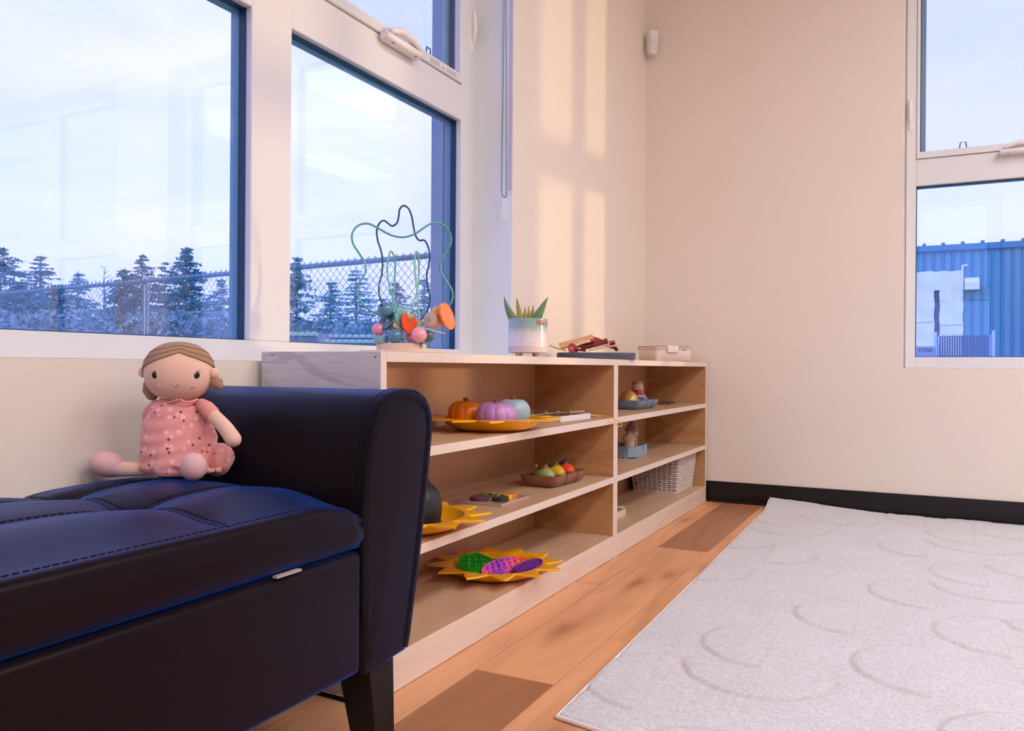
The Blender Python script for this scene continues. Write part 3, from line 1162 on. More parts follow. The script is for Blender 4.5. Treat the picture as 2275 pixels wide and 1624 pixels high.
# ================================================================== RUG
def build_rug():
    t = thing('area_rug', 'cream area rug with carved half circle pattern on the oak floor', 'rug', (0.3, 2.4, 0))
    nx, ny = 330, 440
    XR_ = 1.15
    s = np.linspace(0, 1, nx)[None, :] * np.ones((ny, 1))
    q = np.linspace(0, 1, ny)[:, None] * np.ones((1, nx))
    yfar = 3.551
    x = -0.535 + s * (XR_ + 0.535)
    ynear = 1.231 - 0.2 * np.minimum(x + 0.535, 0.16)
    y = ynear + (yfar - ynear) * q
    x = x - 0.013 * (y - 1.231) * (1 - s)
    # carved tiles
    T = 0.295
    gy = (y - 1.30) / T
    iy = np.floor(gy).astype(int)
    gx = (x + 0.42) / T + 0.5 * (iy % 2)
    ix = np.floor(gx).astype(int)
    fx, fy = gx - ix, gy - iy
    hsh = np.abs((ix * 7919 + iy * 104729 + ix * iy * 31)) % 10
    d = np.full(x.shape, 9.0)
    hgt = np.zeros_like(x)
    for cond, (cx, cy) in ((hsh < 6, (0.5, 1.0)), ((hsh >= 6) & (hsh < 8), (0.0, 0.5)), (hsh >= 8, (1.0, 0.5))):
        r = np.hypot(fx - cx, fy - cy)
        line = np.abs(fy - 1.0) if cy == 1.0 else np.abs(fx - cx)
        d = np.where(cond, np.minimum(np.abs(r - 0.48), line + np.where(r < 0.5, 0.004, 0.05)), d)
        hgt = np.where(cond, np.where(r < 0.48, 0.0016, -0.0008), hgt)
    groove = np.exp(-(d * T / 0.0055) ** 2)
    # soft pile
    def vnoise(cell, seed):
        r_ = np.random.default_rng(seed)
        g = r_.random((int(4 / cell) + 4, int(4 / cell) + 4))
        u, v = (x + 1) / cell, (y - 1) / cell
        iu, iv = np.floor(u).astype(int), np.floor(v).astype(int)
        fu, fv = u - iu, v - iv
        fu, fv = fu * fu * (3 - 2 * fu), fv * fv * (3 - 2 * fv)
        return (g[iv, iu] * (1 - fu) * (1 - fv) + g[iv, iu + 1] * fu * (1 - fv) + g[iv + 1, iu] * (1 - fu) * fv + g[iv + 1, iu + 1] * fu * fv)
    pile = 0.0026 * vnoise(0.010, 3) + 0.0012 * vnoise(0.022, 4) + 0.0015 * vnoise(0.13, 6)
    z = 0.0065 + pile + hgt - 0.0032 * groove
    # far corner curls up against the baseboard
    lift = 0.034 * np.clip(1 - (x + 0.57) / 0.50, 0, 1) ** 1.1 * np.clip((y - (yfar - 0.17)) / 0.17, 0, 1) ** 1.7
    z = z + lift
    y = y - lift * 0.12
    edge = np.minimum(np.minimum(s * (XR_ + 0.535), (1 - s) * 2), np.minimum(q * 2.3, (1 - q) * 2.3))
    z = np.where(edge < 0.004, lift + 0.002, z)
    vs = np.stack([x - 0.3, y - 2.4, z], -1).reshape(-1, 3)
    idx = np.arange(nx * ny).reshape(ny, nx)
    fs = np.stack([idx[:-1, :-1], idx[:-1, 1:], idx[1:, 1:], idx[1:, :-1]], -1).reshape(-1, 4)
    me = bpy.data.meshes.new('pile')
    me.vertices.add(len(vs))
    me.vertices.foreach_set('co', vs.astype(np.float32).ravel())
    me.loops.add(fs.size)
    me.loops.foreach_set('vertex_index', fs.astype(np.int32).ravel())
    me.polygons.add(len(fs))
    me.polygons.foreach_set('loop_start', np.arange(0, fs.size, 4, dtype=np.int32))
    me.polygons.foreach_set('use_smooth', np.ones(len(fs), dtype=bool))
    me.update(calc_edges=True)
    at_ = me.attributes.new('carve', 'FLOAT', 'POINT')
    at_.data.foreach_set('value', groove.astype(np.float32).ravel())
    m, tt, b = newmat('cream_wool')
    tc = N(tt, 'ShaderNodeTexCoord')
    ns = N(tt, 'ShaderNodeTexNoise', Scale=160.0, Detail=4.0, Roughness=0.7)
    tt.links.new(tc.outputs['Object'], ns.inputs['Vector'])
    n2 = N(tt, 'ShaderNodeTexNoise', Scale=5.0, Detail=2.0)
    tt.links.new(tc.outputs['Object'], n2.inputs['Vector'])
    mx = N(tt, 'ShaderNodeMix', data_type='RGBA')
    mx.inputs['A'].default_value = (0.54, 0.48, 0.47, 1)
    mx.inputs['B'].default_value = (0.83, 0.855, 0.89, 1)
    ad = N(tt, 'ShaderNodeMath', operation='MULTIPLY_ADD', use_clamp=True)
    ad.inputs[1].default_value = 0.35
    tt.links.new(n2.outputs['Fac'], ad.inputs[0])
    rg = N(tt, 'ShaderNodeMapRange')
    rg.inputs['From Min'].default_value = 0.3
    rg.inputs['From Max'].default_value = 0.7
    rg.inputs['To Max'].default_value = 0.8
    tt.links.new(ns.outputs['Fac'], rg.inputs['Value'])
    tt.links.new(rg.outputs['Result'], ad.inputs[2])
    tt.links.new(ad.outputs[0], mx.inputs['Factor'])
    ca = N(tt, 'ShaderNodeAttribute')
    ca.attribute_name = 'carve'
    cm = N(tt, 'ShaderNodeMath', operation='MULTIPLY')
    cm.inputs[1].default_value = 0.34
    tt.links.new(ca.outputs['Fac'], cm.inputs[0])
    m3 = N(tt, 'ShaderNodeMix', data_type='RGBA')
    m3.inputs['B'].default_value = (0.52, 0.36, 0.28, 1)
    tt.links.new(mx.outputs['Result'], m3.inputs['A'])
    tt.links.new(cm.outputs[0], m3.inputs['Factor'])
    tt.links.new(m3.outputs['Result'], b.inputs['Base Color'])
    b.inputs['Roughness'].default_value = 0.95
    b.inputs['Specular IOR Level'].default_value = 0.1
    b.inputs['Sheen Weight'].default_value = 0.35
    bump(tt, b, ns.outputs['Fac'], 1.0, 0.004)
    o = bpy.data.objects.new('pile', me)
    C.objects.link(o)
    me.materials.append(m)
    o.parent = t
    o['kind'] = 'stuff'
    # bound edges
    P = vs.reshape(ny, nx, 3)
    for nm, line in (('near', P[0, ::3]), ('left', P[::4, 0]), ('far', P[-1, ::4])):
        pts = [Vector((p[0], p[1], p[2] + 0.002)) for p in line]
        mb = MB()
        mb.tube(pts, 0.0042 if nm == 'near' else 0.0028, 8)
        mb.build('edge_binding', mat('cream_binding', (0.84, 0.76, 0.70), 0.85, bmp=0.3, bscale=600), t, 60)


build_rug()
#--PART3--
# ================================================================== DOLL
DD = 1.22                       # depth of the doll from the camera
doll_base = at(400, 1062, D=DD)
doll = thing('rag_doll', 'soft rag doll in a pink print dress sitting on the leather bench', 'doll', tuple(doll_base))


def dp(px, py, dy=0.0):
    return at(px, py, D=DD + dy) - doll_base


S_ = DD / F_PX
_r = ray(398, 827)
_f = Vector((_r.x, _r.y, 0)).normalized()
DOLLROT = Matrix((Vector((_f.y, -_f.x, 0)), _f, UP)).transposed()   # turned to face the room


def dell(mb, px, py, dy, rx, rz, ry, e=1.0, nu=28, nv=18, R=None):
    mb.ell(dp(px, py, dy), (rx * S_, ry, rz * S_), nu, nv, DOLLROT if R is None else DOLLROT @ R, e)


HC = (398, 827)
HR = (72.5 * S_, 0.040, 65 * S_)
hc = dp(*HC)


def hsurf(px, py, k=1.0):
    """Point on the front of the head."""
    lx, lz = (px - HC[0]) * S_, -(py - HC[1]) * S_
    q = max(0.0, 1 - (lx / HR[0]) ** 2 - (lz / HR[2]) ** 2)
    return hc + DOLLROT @ Vector((lx * k, -HR[1] * math.sqrt(q) * k, lz * k))


head = part('head', 'skin', doll, lambda mb: mb.ell(hc, HR, 40, 28, DOLLROT, 0.93), 80)
for px, py in ((318.5, 827), (475.5, 829)):
    part('ear', 'skin', head, lambda mb: dell(mb, px, py, 0.002, 10.5, 12.0, 0.006))
for px, sgn in ((352, -1), (431.5, 1)):
    ey = part('eye', 'black', head, lambda mb: mb.ell(hsurf(px, 832) * 1.0, (8.2 * S_, 0.0016, 8.4 * S_), 18, 12, DOLLROT))
    part('highlight', 'white', ey, lambda mb: mb.ell(hsurf(px - 2.0, 828.2, 1.035), (1.7 * S_, 0.0006, 1.7 * S_), 8, 6, DOLLROT))
    part('eyelashes', 'black', ey, lambda mb: [mb.tube([hsurf(px + sgn * a, 826.5 + b, 1.01), hsurf(px + sgn * (a + 4), 823 + b * 1.2, 1.012), hsurf(px + sgn * (a + 6), 818.5 + b * 1.5, 1.012)], 0.00055, 5) for a, b in ((3, -1), (6.5, 2.5))])
part('mouth', 'black', head, lambda mb: mb.tube([hsurf(390 + 6 * math.cos(a), 852 + 6.2 * math.sin(a), 1.008) for a in np.linspace(0.05, PI - 0.05, 12)], 0.0006, 5))
for px in (361, 424):
    part('cheek', mat('blush_cloth', (0.82, 0.42, 0.33), 0.9, sheen=0.2), head, lambda mb: mb.ell(hsurf(px, 855, 0.988), (9 * S_, 0.0016, 7 * S_), 16, 8, DOLLROT))


def hair_pt(th, ph, k):
    f = lambda q: math.copysign(abs(q) ** 0.93, q)
    return hc + DOLLROT @ Vector((HR[0] * k * f(math.sin(th)) * f(math.cos(ph)), HR[1] * (k + 0.02) * f(math.sin(th)) * f(math.sin(ph)), HR[2] * k * f(math.cos(th))))


def th_max(ph):
    a = abs((math.degrees(ph) + 90 + 180) % 360 - 180)   # 0 at the front
    if a < 90:
        return math.radians(50 + 36 * (a / 90) ** 0.85)
    return math.radians(86 + 40 * min(1, (a - 90) / 60))


def hair(mb):
    nu, nv = 96, 22
    vs, fs = [], []
    for k in (1.045, 0.99):
        for i in range(nv + 1):
            for j in range(nu):
                ph = 2 * PI * j / nu - PI / 2
                th = th_max(ph) * i / nv
                vs.append(hair_pt(th, ph, k if i else k))
    for s in range(2):
        o_ = s * (nv + 1) * nu
        for i in range(nv):
            for j in range(nu):
                j2 = (j + 1) % nu
                fs.append((o_ + i * nu + j, o_ + (i + 1) * nu + j, o_ + (i + 1) * nu + j2, o_ + i * nu + j2))
    a, b = nv * nu, (nv + 1) * nu + nv * nu
    for j in range(nu):
        j2 = (j + 1) % nu
        fs.append((a + j, a + j2, b + j2, b + j))
    mb.add(vs, fs)


hr = part('hair', 'hair', doll, hair, 60)
for fr in (0.83, 0.62):
    part('hair_seam', 'hair_seam', hr, lambda mb: mb.tube([hair_pt(th_max(p) * fr, p, 1.047) for p in np.linspace(-PI / 2 - 1.5, -PI / 2 + 1.5, 50)], 0.00055, 5))
part('pigtail', 'hair', hr, lambda mb: mb.capsule([dp(336, 838, 0.012), dp(332, 852, 0.014), dp(333, 866, 0.014), dp(338, 876, 0.013)], [5 * S_, 13 * S_, 16 * S_, 14 * S_], 16))
part('pigtail', 'hair', hr, lambda mb: mb.capsule([dp(466, 838, 0.008), dp(475, 846, 0.008), dp(484, 853, 0.006), dp(487, 857, 0.006)], [6 * S_, 13 * S_, 14 * S_, 9 * S_], 16))


def dress(mb):
    secs = [(884, 397, 28, 0.017), (892, 398, 46, 0.023), (905, 398, 60, 0.028), (925, 398, 68, 0.031), (950, 398, 75, 0.034), (975, 399, 79, 0.037),
            (1000, 399, 81, 0.040), (1020, 400, 83, 0.042), (1034, 401, 84, 0.043), (1042, 402, 82, 0.043), (1050, 403, 74, 0.040), (1054, 404, 50, 0.03)]
    nu = 72
    vs, fs = [], []
    K = 5
    lst = []
    for i in range(len(secs) - 1):
        for k in range(K):
            t = k / K
            lst.append(tuple(secs[i][c] * (1 - t) + secs[i + 1][c] * t for c in range(4)))
    lst.append(secs[-1])
    for i, (py, px, hw, hd) in enumerate(lst):
        c = dp(px, py, 0.004 + max(0, (1000 - py)) * 0.00003)
        for j in range(nu):
            a = 2 * PI * j / nu
            g = max(0.0, (py - 890) / 160)
            w = 1 + 0.028 * g * math.sin(9 * a + py * 0.02) + 0.020 * math.sin(py * 0.21 + 2.2 * math.sin(2 * a + py * 0.01)) + 0.012 * math.sin(17 * a + py * 0.05) * g
            vs.append(c + DOLLROT @ Vector((hw * S_ * math.cos(a) * w, hd * math.sin(a) * w, 0)))
    n = len(lst)
    for i in range(n - 1):
        for j in range(nu):
            j2 = (j + 1) % nu
            fs.append((i * nu + j, i * nu + j2, (i + 1) * nu + j2, (i + 1) * nu + j))
    fs.append(tuple(range(nu)))
    fs.append(tuple(reversed(range((n - 1) * nu, n * nu))))
    mb.add(vs, fs)


dr = part('dress', 'dress', doll, dress, 80)


def skirt_puff(mb):
    nu, nv = 44, 24
    c = dp(486, 1021, 0.012)
    vs, fs = [], []
    for i in range(nv + 1):
        th = PI * i / nv
        for j in range(nu):
            ph = 2 * PI * j / nu
            w = 1 + 0.09 * math.sin(6 * ph + 3 * math.cos(th)) * math.sin(th) + 0.05 * math.sin(11 * ph + 1.0)
            vs.append(c + DOLLROT @ (Matrix.Rotation(0.35, 3, 'Y') @ Vector((30 * S_ * math.sin(th) * math.cos(ph) * w, 0.026 * math.sin(th) * math.sin(ph) * w, 38 * S_ * math.cos(th)))))
    for i in range(nv):
        for j in range(nu):
            j2 = (j + 1) % nu
            fs.append((i * nu + j, (i + 1) * nu + j, (i + 1) * nu + j2, i * nu + j2))
    mb.add(vs, fs)


part('skirt', 'dress', dr, skirt_puff, 80)
part('hem', 'dress', dr, lambda mb: mb.tube([dp(404 + 84 * math.cos(a), 1040 + 9 * math.sin(a * 2 + 0.4) - 4 * math.cos(a), 0.004 - 0.041 * math.sin(a)) for a in np.linspace(0.1, PI - 0.1, 30)], [0.004 + 0.0012 * math.sin(i) for i in range(30)], 10), 60)
part('collar', 'pink_trim', dr, lambda mb: (mb.tube([dp(397 + sx * q, 888 + 7 * math.sin(q / 40 * PI), -0.020 + 0.012 * (q / 42)) for q in np.linspace(2, 42, 10)], 0.0022, 8) if False else
                                           [mb.tube([dp(397 + sx * q, 887 + 6.5 * math.sin(q / 42 * PI), -0.0235 + 0.016 * (q / 42) ** 2) for q in np.linspace(2, 42, 10)], 0.0019, 8) for sx in (-1, 1)]), 60)
part('sleeve', 'pink_trim', dr, lambda mb: mb.capsule([dp(448, 899, 0.0), dp(459, 907, -0.004), dp(469, 918, -0.008)], [14 * S_, 17 * S_, 18 * S_], 18), 60)
part('sleeve', 'pink_trim', dr, lambda mb: mb.capsule([dp(346, 901, 0.006), dp(336, 912, 0.006), dp(330, 922, 0.006)], [13 * S_, 14 * S_, 13 * S_], 18), 60)
part('arm', 'skin', doll, lambda mb: mb.capsule(smooth_path([dp(462, 912, -0.006), dp(481, 930, -0.012), dp(500, 950, -0.020), dp(513, 968, -0.026), dp(518, 976, -0.028)], 4), list(np.linspace(15.0, 17.5, 17) * S_), 20, 6), 60)
part('arm', 'skin', doll, lambda mb: mb.capsule(smooth_path([dp(331, 918, 0.010), dp(325, 950, 0.012), dp(324, 985, 0.012), dp(330, 1010, 0.012)], 4), list(np.linspace(11.0, 12.0, 13) * S_), 18, 6), 60)
lg = part('leg', 'skin', doll, lambda mb: mb.capsule(smooth_path([dp(385, 1039, -0.012), dp(340, 1040, -0.015), dp(300, 1042, -0.015), dp(268, 1042, -0.014)], 4), list(np.linspace(17.0, 16.0, 13) * S_), 20, 5), 60)
part('shoe', 'shoe', lg, lambda mb: (dell(mb, 238, 1031, -0.014, 38, 28, 0.021, R=Matrix.Rotation(0.32, 3, 'Y')), mb.capsule([dp(262, 1041, -0.014), dp(277, 1043, -0.014)], [18 * S_, 16.3 * S_], 20)), 80)
lg = part('leg', 'skin', doll, lambda mb: mb.capsule([dp(420, 1038, -0.02), dp(429, 1040, -0.05)], [16 * S_, 16 * S_], 20, 5), 60)
part('shoe', 'shoe', lg, lambda mb: dell(mb, 430, 1037, -0.058, 27.5, 29.5, 0.018), 80)

# ================================================================== BEAD MAZE
MD = 0.4512 * 0.97 + 0.8924 * 1.415
mz_base = Vector((-0.972, 1.408, ZT))
maze = thing('bead_maze', 'wooden bead maze with teal wire loops on the shelf top', 'toy', tuple(mz_base))


def mp_(px, py, dy=0.0):
    return at(px, py, D=MD + dy) - mz_base


SM = MD / F_PX
M['maple'] = wood('pale_maple', (0.80, 0.62, 0.45), (0.66, 0.46, 0.30), (1, 1, 6), 9.0, 2.0, 0.45, amount=0.4)
base_mb = part('base', 'maple', maze, lambda mb: mb.lathe([(0.086, 0.0), (0.0895, 0.001), (0.0905, 0.0035), (0.0895, 0.006), (0.087, 0.007), (0.0, 0.007)], 64))
part('disc', 'maple', base_mb, lambda mb: mb.lathe([(0.0515, 0.007), (0.0525, 0.008), (0.0525, 0.0205), (0.0515, 0.0215), (0.0, 0.0215)], 64))
mat('teal_wire', (0.08, 0.36, 0.34), 0.3, coat=0.3)
mat('mint_wire', (0.18, 0.50, 0.37), 0.3, coat=0.3)
mat('navy_wire', (0.015, 0.07, 0.13), 0.3, coat=0.3)
big = [(876, 722, -.03), (860, 706, -.03), (822, 690, -.035), (800, 668, -.04), (792, 648, -.04), (800, 625, -.04), (811, 607, -.035), (811, 585, -.03), (798, 563, -.03), (784, 540, -.03), (783, 518, -.03), (796, 501, -.025),
       (818, 497, -.02), (840, 507, -.015), (868, 522, -.01), (895, 527, -.005), (921, 520, 0), (945, 504, .005), (964, 495, .01), (988, 502, .015), (1001, 522, .02), (1000, 545, .02), (984, 570, .02), (977, 592, .02), (985, 615, .02),
       (1002, 640, .02), (1006, 660, .02), (998, 680, .02), (985, 690, .015), (968, 700, .01), (945, 712, .0), (930, 735, -.01), (936, 765, -.02)]
part('wire', 'teal_wire', maze, lambda mb: mb.tube(smooth_path([mp_(*p) for p in big], 6), 2.3 * SM, 10))
navy = [(872, 770, -.01), (868, 730, -.01), (856, 702, -.03), (849, 675, -.03), (843, 655, -.03), (842, 635, -.02), (848, 610, -.01), (850, 580, -.01), (846, 555, -.01), (839, 533, -.01), (837, 512, -.01), (843, 496, -.01), (853, 490, -.005), (863, 497, 0), (872, 502, 0), (882, 495, 0), (886, 480, 0), (888, 465, 0), (897, 457, 0), (908, 464, 0), (915, 482, .005), (919, 505, .01), (924, 525, .01), (932, 534, .015),
        (943, 534, .015), (951, 548, .02), (955, 570, .02), (952, 592, .02), (948, 610, .02), (950, 635, .02), (955, 658, .02), (953, 680, .02), (946, 697, .02), (935, 711, .02), (925, 735, .02), (920, 768, .02)]
part('wire', 'navy_wire', maze, lambda mb: mb.tube(smooth_path([mp_(*p) for p in navy], 6), 2.1 * SM, 10))
small = [(884, 694, -.035), (876, 672, -.03), (868, 645, -.02), (861, 612, -.01), (861, 585, -.01), (866, 562, -.005), (870, 559, 0), (875, 568, .01), (878, 590, .02), (877, 620, .025), (875, 650, .02), (873, 675, .01), (878, 690, .0), (890, 720, .0), (895, 765, .0)]
part('wire', 'mint_wire', maze, lambda mb: mb.tube(smooth_path([mp_(*p) for p in small], 6), 2.0 * SM, 10))
small2 = [(912, 692, .0), (922, 665, .01), (929, 635, .02), (931, 600, .025), (930, 575, .02), (926, 559, .01), (922, 567, -.005), (922, 600, -.02), (926, 640, -.03), (929, 680, -.035), (932, 730, -.04), (936, 767, -.04)]
part('wire', 'mint_wire', maze, lambda mb: mb.tube(smooth_path([mp_(*p) for p in small2], 6), 2.1 * SM, 10))
part('striker', mat('pale_mint_stick', (0.50, 0.66, 0.52), 0.4), maze, lambda mb: mb.capsule([mp_(925, 725, -.02), mp_(986, 741, -.045)], 1.9 * SM, 10))
for i, (px, dy) in enumerate(((849, -.03), (873, -.045), (934, -.045), (937.5, -.045))):
    part('peg_slot', 'black', base_mb, lambda mb: mb.tube([mp_(px, 774, dy), mp_(px, 760, dy)], 0.9 * SM, 6))


def bead(name, col, px, py, dy, r, h=None, axis=None, hole=True, rough=0.25, nm=None):
    """Turned bead: sphere with a hole, or a disc/drum with rounded rim, turned to an axis in picture space."""
    m = mat(nm or name, col, rough, coat=0.4)
    R = CAMROT.copy()
    if axis is not None:
        a = Vector(axis).normalized()
        R = CAMROT @ a.to_track_quat('Z', 'Y').to_matrix()

    def f(mb):
        hr_ = 0.20
        if h is None:
            prof = [(math.sin(a), math.cos(a)) for a in np.linspace(math.asin(hr_ * 1.4), PI - math.asin(hr_ * 1.4), 18)]
            prof = [(hr_, prof[-1][1] * 0.6)] if False else [(hr_, 0.4)] + [(hr_ * 1.25, prof[0][1] - 0.01)] + prof + [(hr_ * 1.25, prof[-1][1] + 0.01), (hr_, -0.4)]
        else:
            k = h
            q = min(0.25 * k, 0.12)
            prof = [(0.16, k * 0.8)] + [(0.2, k)] + [(1 - q + q * math.sin(a), k - q + q * math.cos(a)) for a in np.linspace(0, PI / 2, 6)] + [(1 - q + q * math.cos(a), -k + q - q * math.sin(a)) for a in np.linspace(0, PI / 2, 6)] + [(0.2, -k), (0.16, -k * 0.8)]
        T = Matrix.Translation(mp_(px, py, dy)) @ R.to_4x4()
        mb.lathe([(p * r * SM, z * r * SM) for p, z in prof], 28, T=T)
    return part('bead', m, maze, f, 50)


bead('blue_bead', (0.075, 0.23, 0.34), 856, 688, -.035, 17, axis=(-0.45, -0.75, 0.5))
bead('dark_teal_bead', (0.008, 0.10, 0.115), 860, 712, -.030, 22, 0.13, axis=(-0.55, -0.7, 0.35))
bead('wood_bead', (0.70, 0.47, 0.31), 880, 715, -.022, 18, 0.45, axis=(0.62, -0.7, 0.2))
bead('mint_bead', (0.20, 0.50, 0.41), 892, 707, -.015, 24, 0.22, axis=(0.75, -0.6, 0.2))
bead('pale_mint_bead', (0.36, 0.60, 0.54), 905, 700, -.010, 14, axis=(0.7, -0.5, 0.3))
bead('orange_disc', (0.90, 0.085, 0.012), 909, 718, -.018, 25, 0.10, axis=(0.80, -0.52, 0.12))
bead('pink_bead', (0.80, 0.28, 0.42), 841, 732, -.025, 14.5, axis=(0, 0, 1))
bead('aqua_bead', (0.20, 0.40, 0.44), 846, 754, -.030, 16, 0.55, axis=(0, 0, 1))
bead('blue_bead', (0.075, 0.23, 0.34), 878, 747, -.045, 16, axis=(0, 0, 1))
bead('light_pink_bead', (0.86, 0.36, 0.42), 931, 744, -.045, 17.3, axis=(0, 0, 1))
bead('coral_bead', (0.82, 0.30, 0.34), 913, 748, .0, 13, axis=(0, 0, 1))
bead('slate_bead', (0.05, 0.13, 0.16), 951, 747, -.015, 14, axis=(0, 0, 1))
bead('amber_bead', (0.86, 0.38, 0.02), 928, 720, .008, 10, axis=(1, 0, 0))
bead('amber_bead', (0.86, 0.38, 0.02), 973, 695, .005, 14.5, axis=(0.8, -0.3, 0.4))
drum = bead('wood_bead', (0.70, 0.47, 0.31), 962, 712, .0, 18, 0.75, axis=(-0.50, -0.82, 0.12))
bead('bright_orange_disc', (0.95, 0.21, 0.015), 993, 703, .0, 31, 0.085, axis=(0.92, -0.38, 0.28))
# little bird painted on the end of the wooden drum
ax = Vector((-0.50, -0.82, 0.12)).normalized()
RB = CAMROT @ ax.to_track_quat('Z', 'Y').to_matrix()
TB = Matrix.Translation(mp_(962, 712, .0) + RB @ Vector((0, 0, 13.55 * SM))) @ RB.to_4x4()


def bird(mb):
    ol = [(0.0, 8.5), (3.5, 8.0), (5.8, 5.0), (6.2, 1.5), (4.8, -2.5), (2.0, -5.0), (0.2, -8.0), (-1.6, -11.5), (-3.4, -10.5), (-2.4, -7.0), (-2.2, -4.0), (-3.8, -1.0), (-4.2, 2.5), (-5.6, 4.0), (-3.6, 5.6), (-2.4, 7.6)]
    ca, sa = math.cos(PI), math.sin(PI)
    mb.prism([((x * ca - y * sa) * SM, (x * sa + y * ca) * SM) for x, y in ol], 0, 0.0004, TB)


bd_ = part('bird_print', mat('pale_blue_print', (0.42, 0.58, 0.66), 0.6), drum, bird, 0)
part('wing_print', mat('grey_blue_print', (0.16, 0.27, 0.34), 0.6), drum, lambda mb: mb.tube([TB @ Vector((2.6 * SM * math.cos(a), (-1.5 + 3.0 * math.sin(a)) * SM, 0.0005)) for a in np.linspace(0, 2 * PI, 16)[:-1]], 0.6 * SM, 5, closed=True))

# ================================================================== POTTED ALOE
pot_c = Vector((-0.93, 1.932, ZT))
plant = thing('potted_aloe', 'small aloe in a green to white glazed pot on the shelf top', 'plant', tuple(pot_c))
PD = 0.4512 * 0.93 + 0.8924 * 1.932
SP = PD / F_PX


def pp(px, py, dy=0.0):
    return at(px, py, D=PD + dy) - pot_c


M['glaze'] = grad_mat('reactive_glaze', [(0.0, (0.80, 0.74, 0.72)), (0.44, (0.80, 0.75, 0.74)), (0.66, (0.66, 0.66, 0.58)), (0.82, (0.36, 0.46, 0.38)), (1.0, (0.27, 0.43, 0.38))], 'Z', 0.012, 0.100, 0.18, 0.3, noise=0.012)
RP = 43.3 * SP
pot = part('pot', 'glaze', plant, lambda mb: mb.lathe([(0, .0115), (RP - .004, .0115), (RP - .0015, .0125), (RP - .0012, .0265), (RP, .0275), (RP + 0.0003, .06), (RP, .1005), (RP - .001, .1018), (RP - .003, .1018), (RP - .004, .1005), (RP - .0045, .088), (0, .088)], 56))
part('band', mat('raw_clay', (0.74, 0.62, 0.56), 0.7), pot, lambda mb: mb.lathe([(RP - .0010, .0126), (RP + 0.0002, .013), (RP + 0.0002, .0262), (RP - .0010, .0266)], 56))
for a in (-2.35, -0.75, 0.85, 2.4):
    part('foot', 'raw_clay', pot, lambda mb: mb.lathe([(0.0062, 0.0), (0.0072, 0.001), (0.0098, .0115), (0, .0118)], 16, (0.033 * math.cos(a + 0.47), 0.033 * math.sin(a + 0.47), 0)))
part('soil', mat('dark_soil', (0.06, 0.04, 0.03), 0.95, bmp=0.6, bscale=120), plant, lambda mb: mb.lathe([(RP - .0046, .089), (RP * .5, .0925), (0, .0935)], 24))


def aloe(mb, path, w):
    P = smooth_path([pp(*q) for q in path], 6)
    n = len(P)
    vs, fs = [], []
    K = 8
    for i, p in enumerate(P):
        t = i / (n - 1)
        tan = (P[min(i + 1, n - 1)] - P[max(i - 1, 0)]).normalized()
        side = tan.cross(FWD).normalized()
        dep = side.cross(tan).normalized()
        ww = w * SP * (1 - t ** 1.6) + 0.0003
        for k in range(K):
            a = 2 * PI * k / K
            vs.append(p + side * (ww * math.cos(a)) + dep * (ww * 0.42 * math.sin(a) + 0.25 * ww * math.cos(a) ** 2))
    for i in range(n - 1):
        for k in range(K):
            k2 = (k + 1) % K
            fs.append((i * K + k, i * K + k2, (i + 1) * K + k2, (i + 1) * K + k))
    fs.append(tuple(range(K)))
    fs.append(tuple(reversed(range((n - 1) * K, n * K))))
    mb.add(vs, fs)


M['aloe_green'] = grad_mat('aloe_green', [(0.0, (0.13, 0.26, 0.07)), (0.6, (0.15, 0.27, 0.12)), (1.0, (0.20, 0.24, 0.15))], 'Z', 0.09, 0.16, 0.4, 0.2)
M['aloe_yellow'] = grad_mat('aloe_yellow', [(0.0, (0.32, 0.34, 0.06)), (0.7, (0.36, 0.33, 0.07)), (1.0, (0.22, 0.26, 0.10))], 'Z', 0.09, 0.16, 0.4, 0.2, noise=0.02)
for path, w, m in (([(1143, 714, 0), (1135, 700, 0), (1126, 680, -.004), (1119.5, 657, -.008)], 10, 'aloe_green'),
                   ([(1156, 714, -.01), (1155, 700, -.01), (1151, 680, -.01), (1148, 661, -.012)], 8, 'aloe_yellow'),
                   ([(1166.5, 714, -.01), (1166.5, 700, -.01), (1166.5, 681, -.01)], 6, 'aloe_yellow'),
                   ([(1176, 714, -.004), (1175, 697, -.004), (1174, 678, -.004)], 5, 'aloe_yellow'),
                   ([(1180, 714, 0.004), (1183, 697, 0.004), (1185, 677, 0.004)], 6, 'aloe_yellow'),
                   ([(1190, 714, -.008), (1198, 697, -.008), (1208, 677, -.01), (1218, 659, -.012)], 10.5, 'aloe_green'),
                   ([(1186, 714, .006), (1194, 697, .008), (1202, 683, .01), (1209, 671, .01)], 8, 'aloe_green')):
    part('leaf', m, plant, lambda mb: aloe(mb, path, w), 60)


# name tape on the rim
def on_pot(a, z, off):
    return Vector(((RP + off) * math.cos(a), (RP + off) * math.sin(a), z))


def ang_px(px):
    """Angle round the pot that shows at this picture x."""
    s = (px - 1172.5) * SP / RP
    vd = Vector((pot_c.x, pot_c.y, 0)).normalized()
    side = Vector((vd.y, -vd.x, 0))
    q = side * s - vd * math.sqrt(max(0, 1 - s * s))
    return math.atan2(q.y, q.x)


def tape(mb):
    n = 12
    vs, fs = [], []
    for i in range(n + 1):
        px = 1191 + (1215.0 - 1191) * i / n
        a = ang_px(px)
        for off in (0.0012, 0.0004):
            vs += [on_pot(a, 0.0865 - 0.003 * i / n, off), on_pot(a, 0.0985 - 0.003 * i / n, off)]
    for i in range(n):
        o_ = i * 4
        fs += [(o_, o_ + 4, o_ + 5, o_ + 1), (o_ + 2, o_ + 3, o_ + 7, o_ + 6), (o_ + 1, o_ + 5, o_ + 7, o_ + 3), (o_, o_ + 2, o_ + 6, o_ + 4)]
    mb.add(vs, fs)


